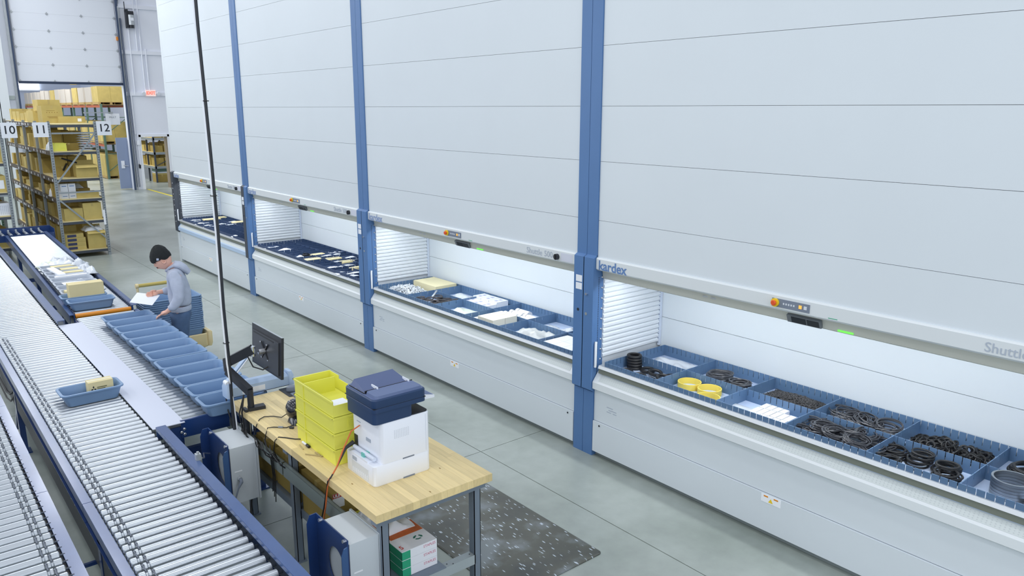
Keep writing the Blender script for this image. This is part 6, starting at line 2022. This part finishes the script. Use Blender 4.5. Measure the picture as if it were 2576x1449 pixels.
# ------------------------------------------------------------------ rack 10 at the left edge
R10 = rack('grey shelving rack numbered 10 cut by the left frame edge', 1.15, 1.95, 17.32, 20.9, [.30, .90, 1.35, 1.90, 2.60], [17.32, 18.5, 19.7, 20.85], 2.66)
L10 = [.30, .90, 1.35, 1.90]
box_thing('pair of pale cartons left one on the low shelf of rack 10', 1.42, 1.66, 17.36, 17.8, L10[0] + .02, .24, M_CARD, 'cartons on rack 10')
box_thing('pair of pale cartons right one on the low shelf of rack 10', 1.68, 1.92, 17.36, 17.8, L10[0] + .02, .24, M_CARD, 'cartons on rack 10')
tw = thing('white_crate', 'white perforated crate on the second shelf of rack 10', 'crate', (1.74, 17.6, L10[1] + .021))
MB().box(-.19, .19, -.22, .22, 0, .20).build('shell', M_WHITE, tw)
mb = MB()
for i in range(12):
    for j in range(6):
        mb.box(-.175 + i * .03, -.163 + i * .03, -.2215, -.2205, .03 + j * .028, .042 + j * .028)
mb.build('perforation', M_GREYTXT, tw)['kind'] = 'stuff'
MB().box(-.195, .195, -.225, .225, .20, .235).build('rim', M_WHITE, tw)
T = box_thing('carton with a white label on the third shelf of rack 10', 1.50, 1.92, 17.36, 17.8, L10[2] + .02, .30, M_CARD, 'cartons on rack 10')
MB().box(.05, .18, -.2215, -.2205, .06, .22).build('paper_label', M_PAPER, T)
box_thing('tall carton on the fourth shelf of rack 10', 1.62, 1.92, 17.40, 17.75, L10[3] + .02, .42, M_CARD, 'cartons on rack 10')
for lv in range(4):
    y = 18.0
    while y < 20.5:
        w_ = rk.uniform(.3, .5)
        box_thing('%s carton from the near end, %s shelf of rack 10' % (NTH[int((y - 18.0) / .42)], NTH[lv]), 1.55, 1.90, y, y + w_, L10[lv] + .02, rk.uniform(.15, .3), M_CARDB, 'further cartons on rack 10')
        y += w_ + .12
# green pallet rack upright beyond rack 10
GU = thing('rack_upright', 'green perforated rack upright between racks 10 and 11', 'rack upright', (2.24, 21.6, 0))
MB().box(-.05, .05, -.04, .04, 0, 2.55).build('column', M_GREENP, GU)
mb = MB()
for q in range(40):
    mb.box(-.03, -.012, -.0415, -.0405, .1 + q * .06, .13 + q * .06); mb.box(.012, .03, -.0415, -.0405, .1 + q * .06, .13 + q * .06)
mb.build('slot_row', M_INK, GU)['kind'] = 'stuff'
MB().box(-.09, .09, -.09, .09, 0, .01).build('foot_plate', M_GREENP, GU)

# ------------------------------------------------------------------ storeroom pallet racks
def pallet(x0, x1, y0, y1, z):
    mb = MB()
    for i in range(3):
        yy = y0 + (y1 - y0 - .09) * i / 2
        xx = x0 + (x1 - x0 - .09) * i / 2
        mb.box(xx, xx + .09, y0, y1, z + .02, z + .10)
    mb.box(x0, x1, y0, y1, z + .10, z + .12)
    mb.box(x0, x1, y0, y0 + .09, z, z + .02); mb.box(x0, x1, y1 - .09, y1, z, z + .02)
    return mb
M_PAL = mat('pallet_wood', S(176, 150, 96), .8, var=.1, scale=8)
M_CARDLIT = mat('carton_lit_white', S(204, 198, 190), .5)  # strong light on the upper cartons' left side, put into the colour
RX0, RX1 = 7.72, 8.62
PRK = thing('pallet_rack', 'green and orange pallet rack beyond the overhead door', 'pallet rack', ((RX0 + RX1) / 2, 36.2, 0))
py_ = [36.2 + i * 2.75 for i in range(8)]
for y in py_:
    for x in (RX0, RX1):
        MB().box(x - .04, x + .04, y - .04, y + .04, 0, 3.1).buildw('upright', M_GREENP, PRK)
    for k in range(4):
        MB().bar((RX0, y, .3 + k * .75), (RX1, y, .3 + k * .75 + (.7 if k % 2 == 0 else 0.0)), .03, .03, (0, 1, 0)).buildw('brace', M_GREENP, PRK)
for z in (1.45, 3.06):
    for i in range(7):
        for x in (RX0, RX1):
            MB().box(x - .03, x + .03, py_[i] + .04, py_[i + 1] - .04, z - .10, z).buildw('beam', M_ORBEAM, PRK)
    MB().box(RX0, RX1, py_[0], py_[-1], z - .02, z).buildw('deck', M_BEAM, PRK)
LVZ = [(0.0, 'floor level'), (1.45, 'lower beam'), (3.06, 'upper beam')]
for (z, nm) in LVZ:
    for i in range(14):
        y0 = py_[i // 2] + .12 + (i % 2) * 1.29
        if i >= 9 and z < 1:
            continue
        P0 = thing('pallet_load', '%s pallet of cartons from the doorway on the %s of the storeroom rack' % (['first', 'second', 'third', 'fourth', 'fifth', 'sixth', 'seventh', 'eighth', 'ninth', 'tenth', 'eleventh', 'twelfth', 'thirteenth', 'farthest'][i], nm), 'pallet load', ((RX0 + RX1) / 2, y0 + .55, z), group='pallet loads on the %s' % nm)
        pallet(RX0 - .06, RX1 + .02, y0, y0 + 1.10, z + .001).buildw('pallet', M_PAL, P0)
        hh = {0.0: .95, 1.45: 1.0, 3.06: .66}[z] * rk.uniform(.92, 1.0)
        if z == 1.45 and i < 9:
            hh = .80
        nx_, nyy = 2, 3
        side = M_CARDLIT if (z > 3 and i not in (3, 7)) else M_CARD
        for a in range(2):
            for b in range(3):
                m = M_CARD if a else side
                if i == 0:
                    m = M_CARD
                xa = RX0 - .05 + a * .49
                ya = y0 + .01 + b * .362
                MB().box(xa, xa + .485, ya, ya + .355, z + .122, z + .122 + hh).buildw('carton', m, P0)
    # second row of taller goods behind is hidden by the first
sgn = thing('caution_sign', 'yellow and black caution sign above the storeroom cartons', 'sign', (8.25, 44.0, 4.28))
MB().box(-.15, .15, -.01, .01, -.22, .22).build('plate', M_ESTY, sgn)
MB().box(-.15, .15, -.012, -.0105, .12, .22).build('black_band', M_INK, sgn)
MB().cyl((0, 0, .22), (0, 0, 1.2), .01, 6).build('hanger', M_GALV, sgn)

# shelving seen through the walk door
WR = thing('shelving_rack', 'steel shelving beyond the walk door with cartons and stacks', 'shelving rack', (9.6, 33.5, 0))
for x in (8.85, 9.9):
    for y in (33.3, 34.3, 36.3):
        MB().box(x - .03, x + .03, y - .03, y + .03, 0, 2.4).buildw('post', M_CHAR, WR)
for z in (.62, 1.18, 1.75, 2.3):
    MB().box(8.8, 10.0, 33.3, 36.4, z, z + .03).buildw('shelf_board', M_BOARD, WR)
    MB().box(8.79, 8.83, 33.3, 36.4, z - .07, z + .02).buildw('beam', M_POST, WR)
    MB().box(8.8, 10.0, 33.27, 33.31, z - .07, z + .02).buildw('beam', M_POST, WR)
MB().bar((8.85, 33.29, .65), (9.9, 33.29, 1.15), .03, .02, (0, 1, 0)).buildw('brace', M_CHAR, WR)
MB().bar((8.85, 33.29, 2.3), (9.9, 33.29, 1.75), .03, .02, (0, 1, 0)).buildw('brace', M_CHAR, WR)
for (z, hmax, nm) in ((.65, .45, 'second'), (1.21, .45, 'third'), (1.78, .42, 'top')):
    for i in range(3):
        for j in range(4):
            y0 = 33.36 + j * .75
            box_thing('carton in row %s and column %s of the %s shelf beyond the walk door' % (['one', 'two', 'three', 'four'][j], ['one', 'two', 'three'][i], nm), 8.88 + i * .36, 9.20 + i * .36, y0, y0 + .6, z, rk.uniform(.5, .95) * hmax, rk.choice([M_CARD, M_CARDB]), 'cartons on the %s shelf beyond the walk door' % nm)
for i in range(9):
    o = MB().box(9.45, 9.92, 33.36, 33.80, .14 + i * .05, .185 + i * .05).build('white_sack', M_PARW); tag(o, '%s white flat sack from below in the pile beyond the walk door' % NTH[i], 'sack', 'white sacks beyond the walk door')
tag(pallet(9.4, 9.97, 33.3, 33.86, .001).build('pallet', M_PAL), 'small wooden pallet under the white sacks beyond the walk door', 'pallet')
for i, m in enumerate((M_CARD, M_PARW, M_GREENP, M_GREENP)):
    o = MB().box(8.87, 9.3, 33.4, 34.0, .30 + i * .06, .355 + i * .06).build('folded_sheet', m); tag(o, '%s folded sheet in the left pile beyond the walk door' % ['lowest tan', 'second pale', 'lower green', 'upper green'][i], 'sheet')
box_thing('low brown carton under the folded sheets beyond the walk door', 8.87, 9.3, 33.4, 34.0, 0, .295, M_CARDB, None)
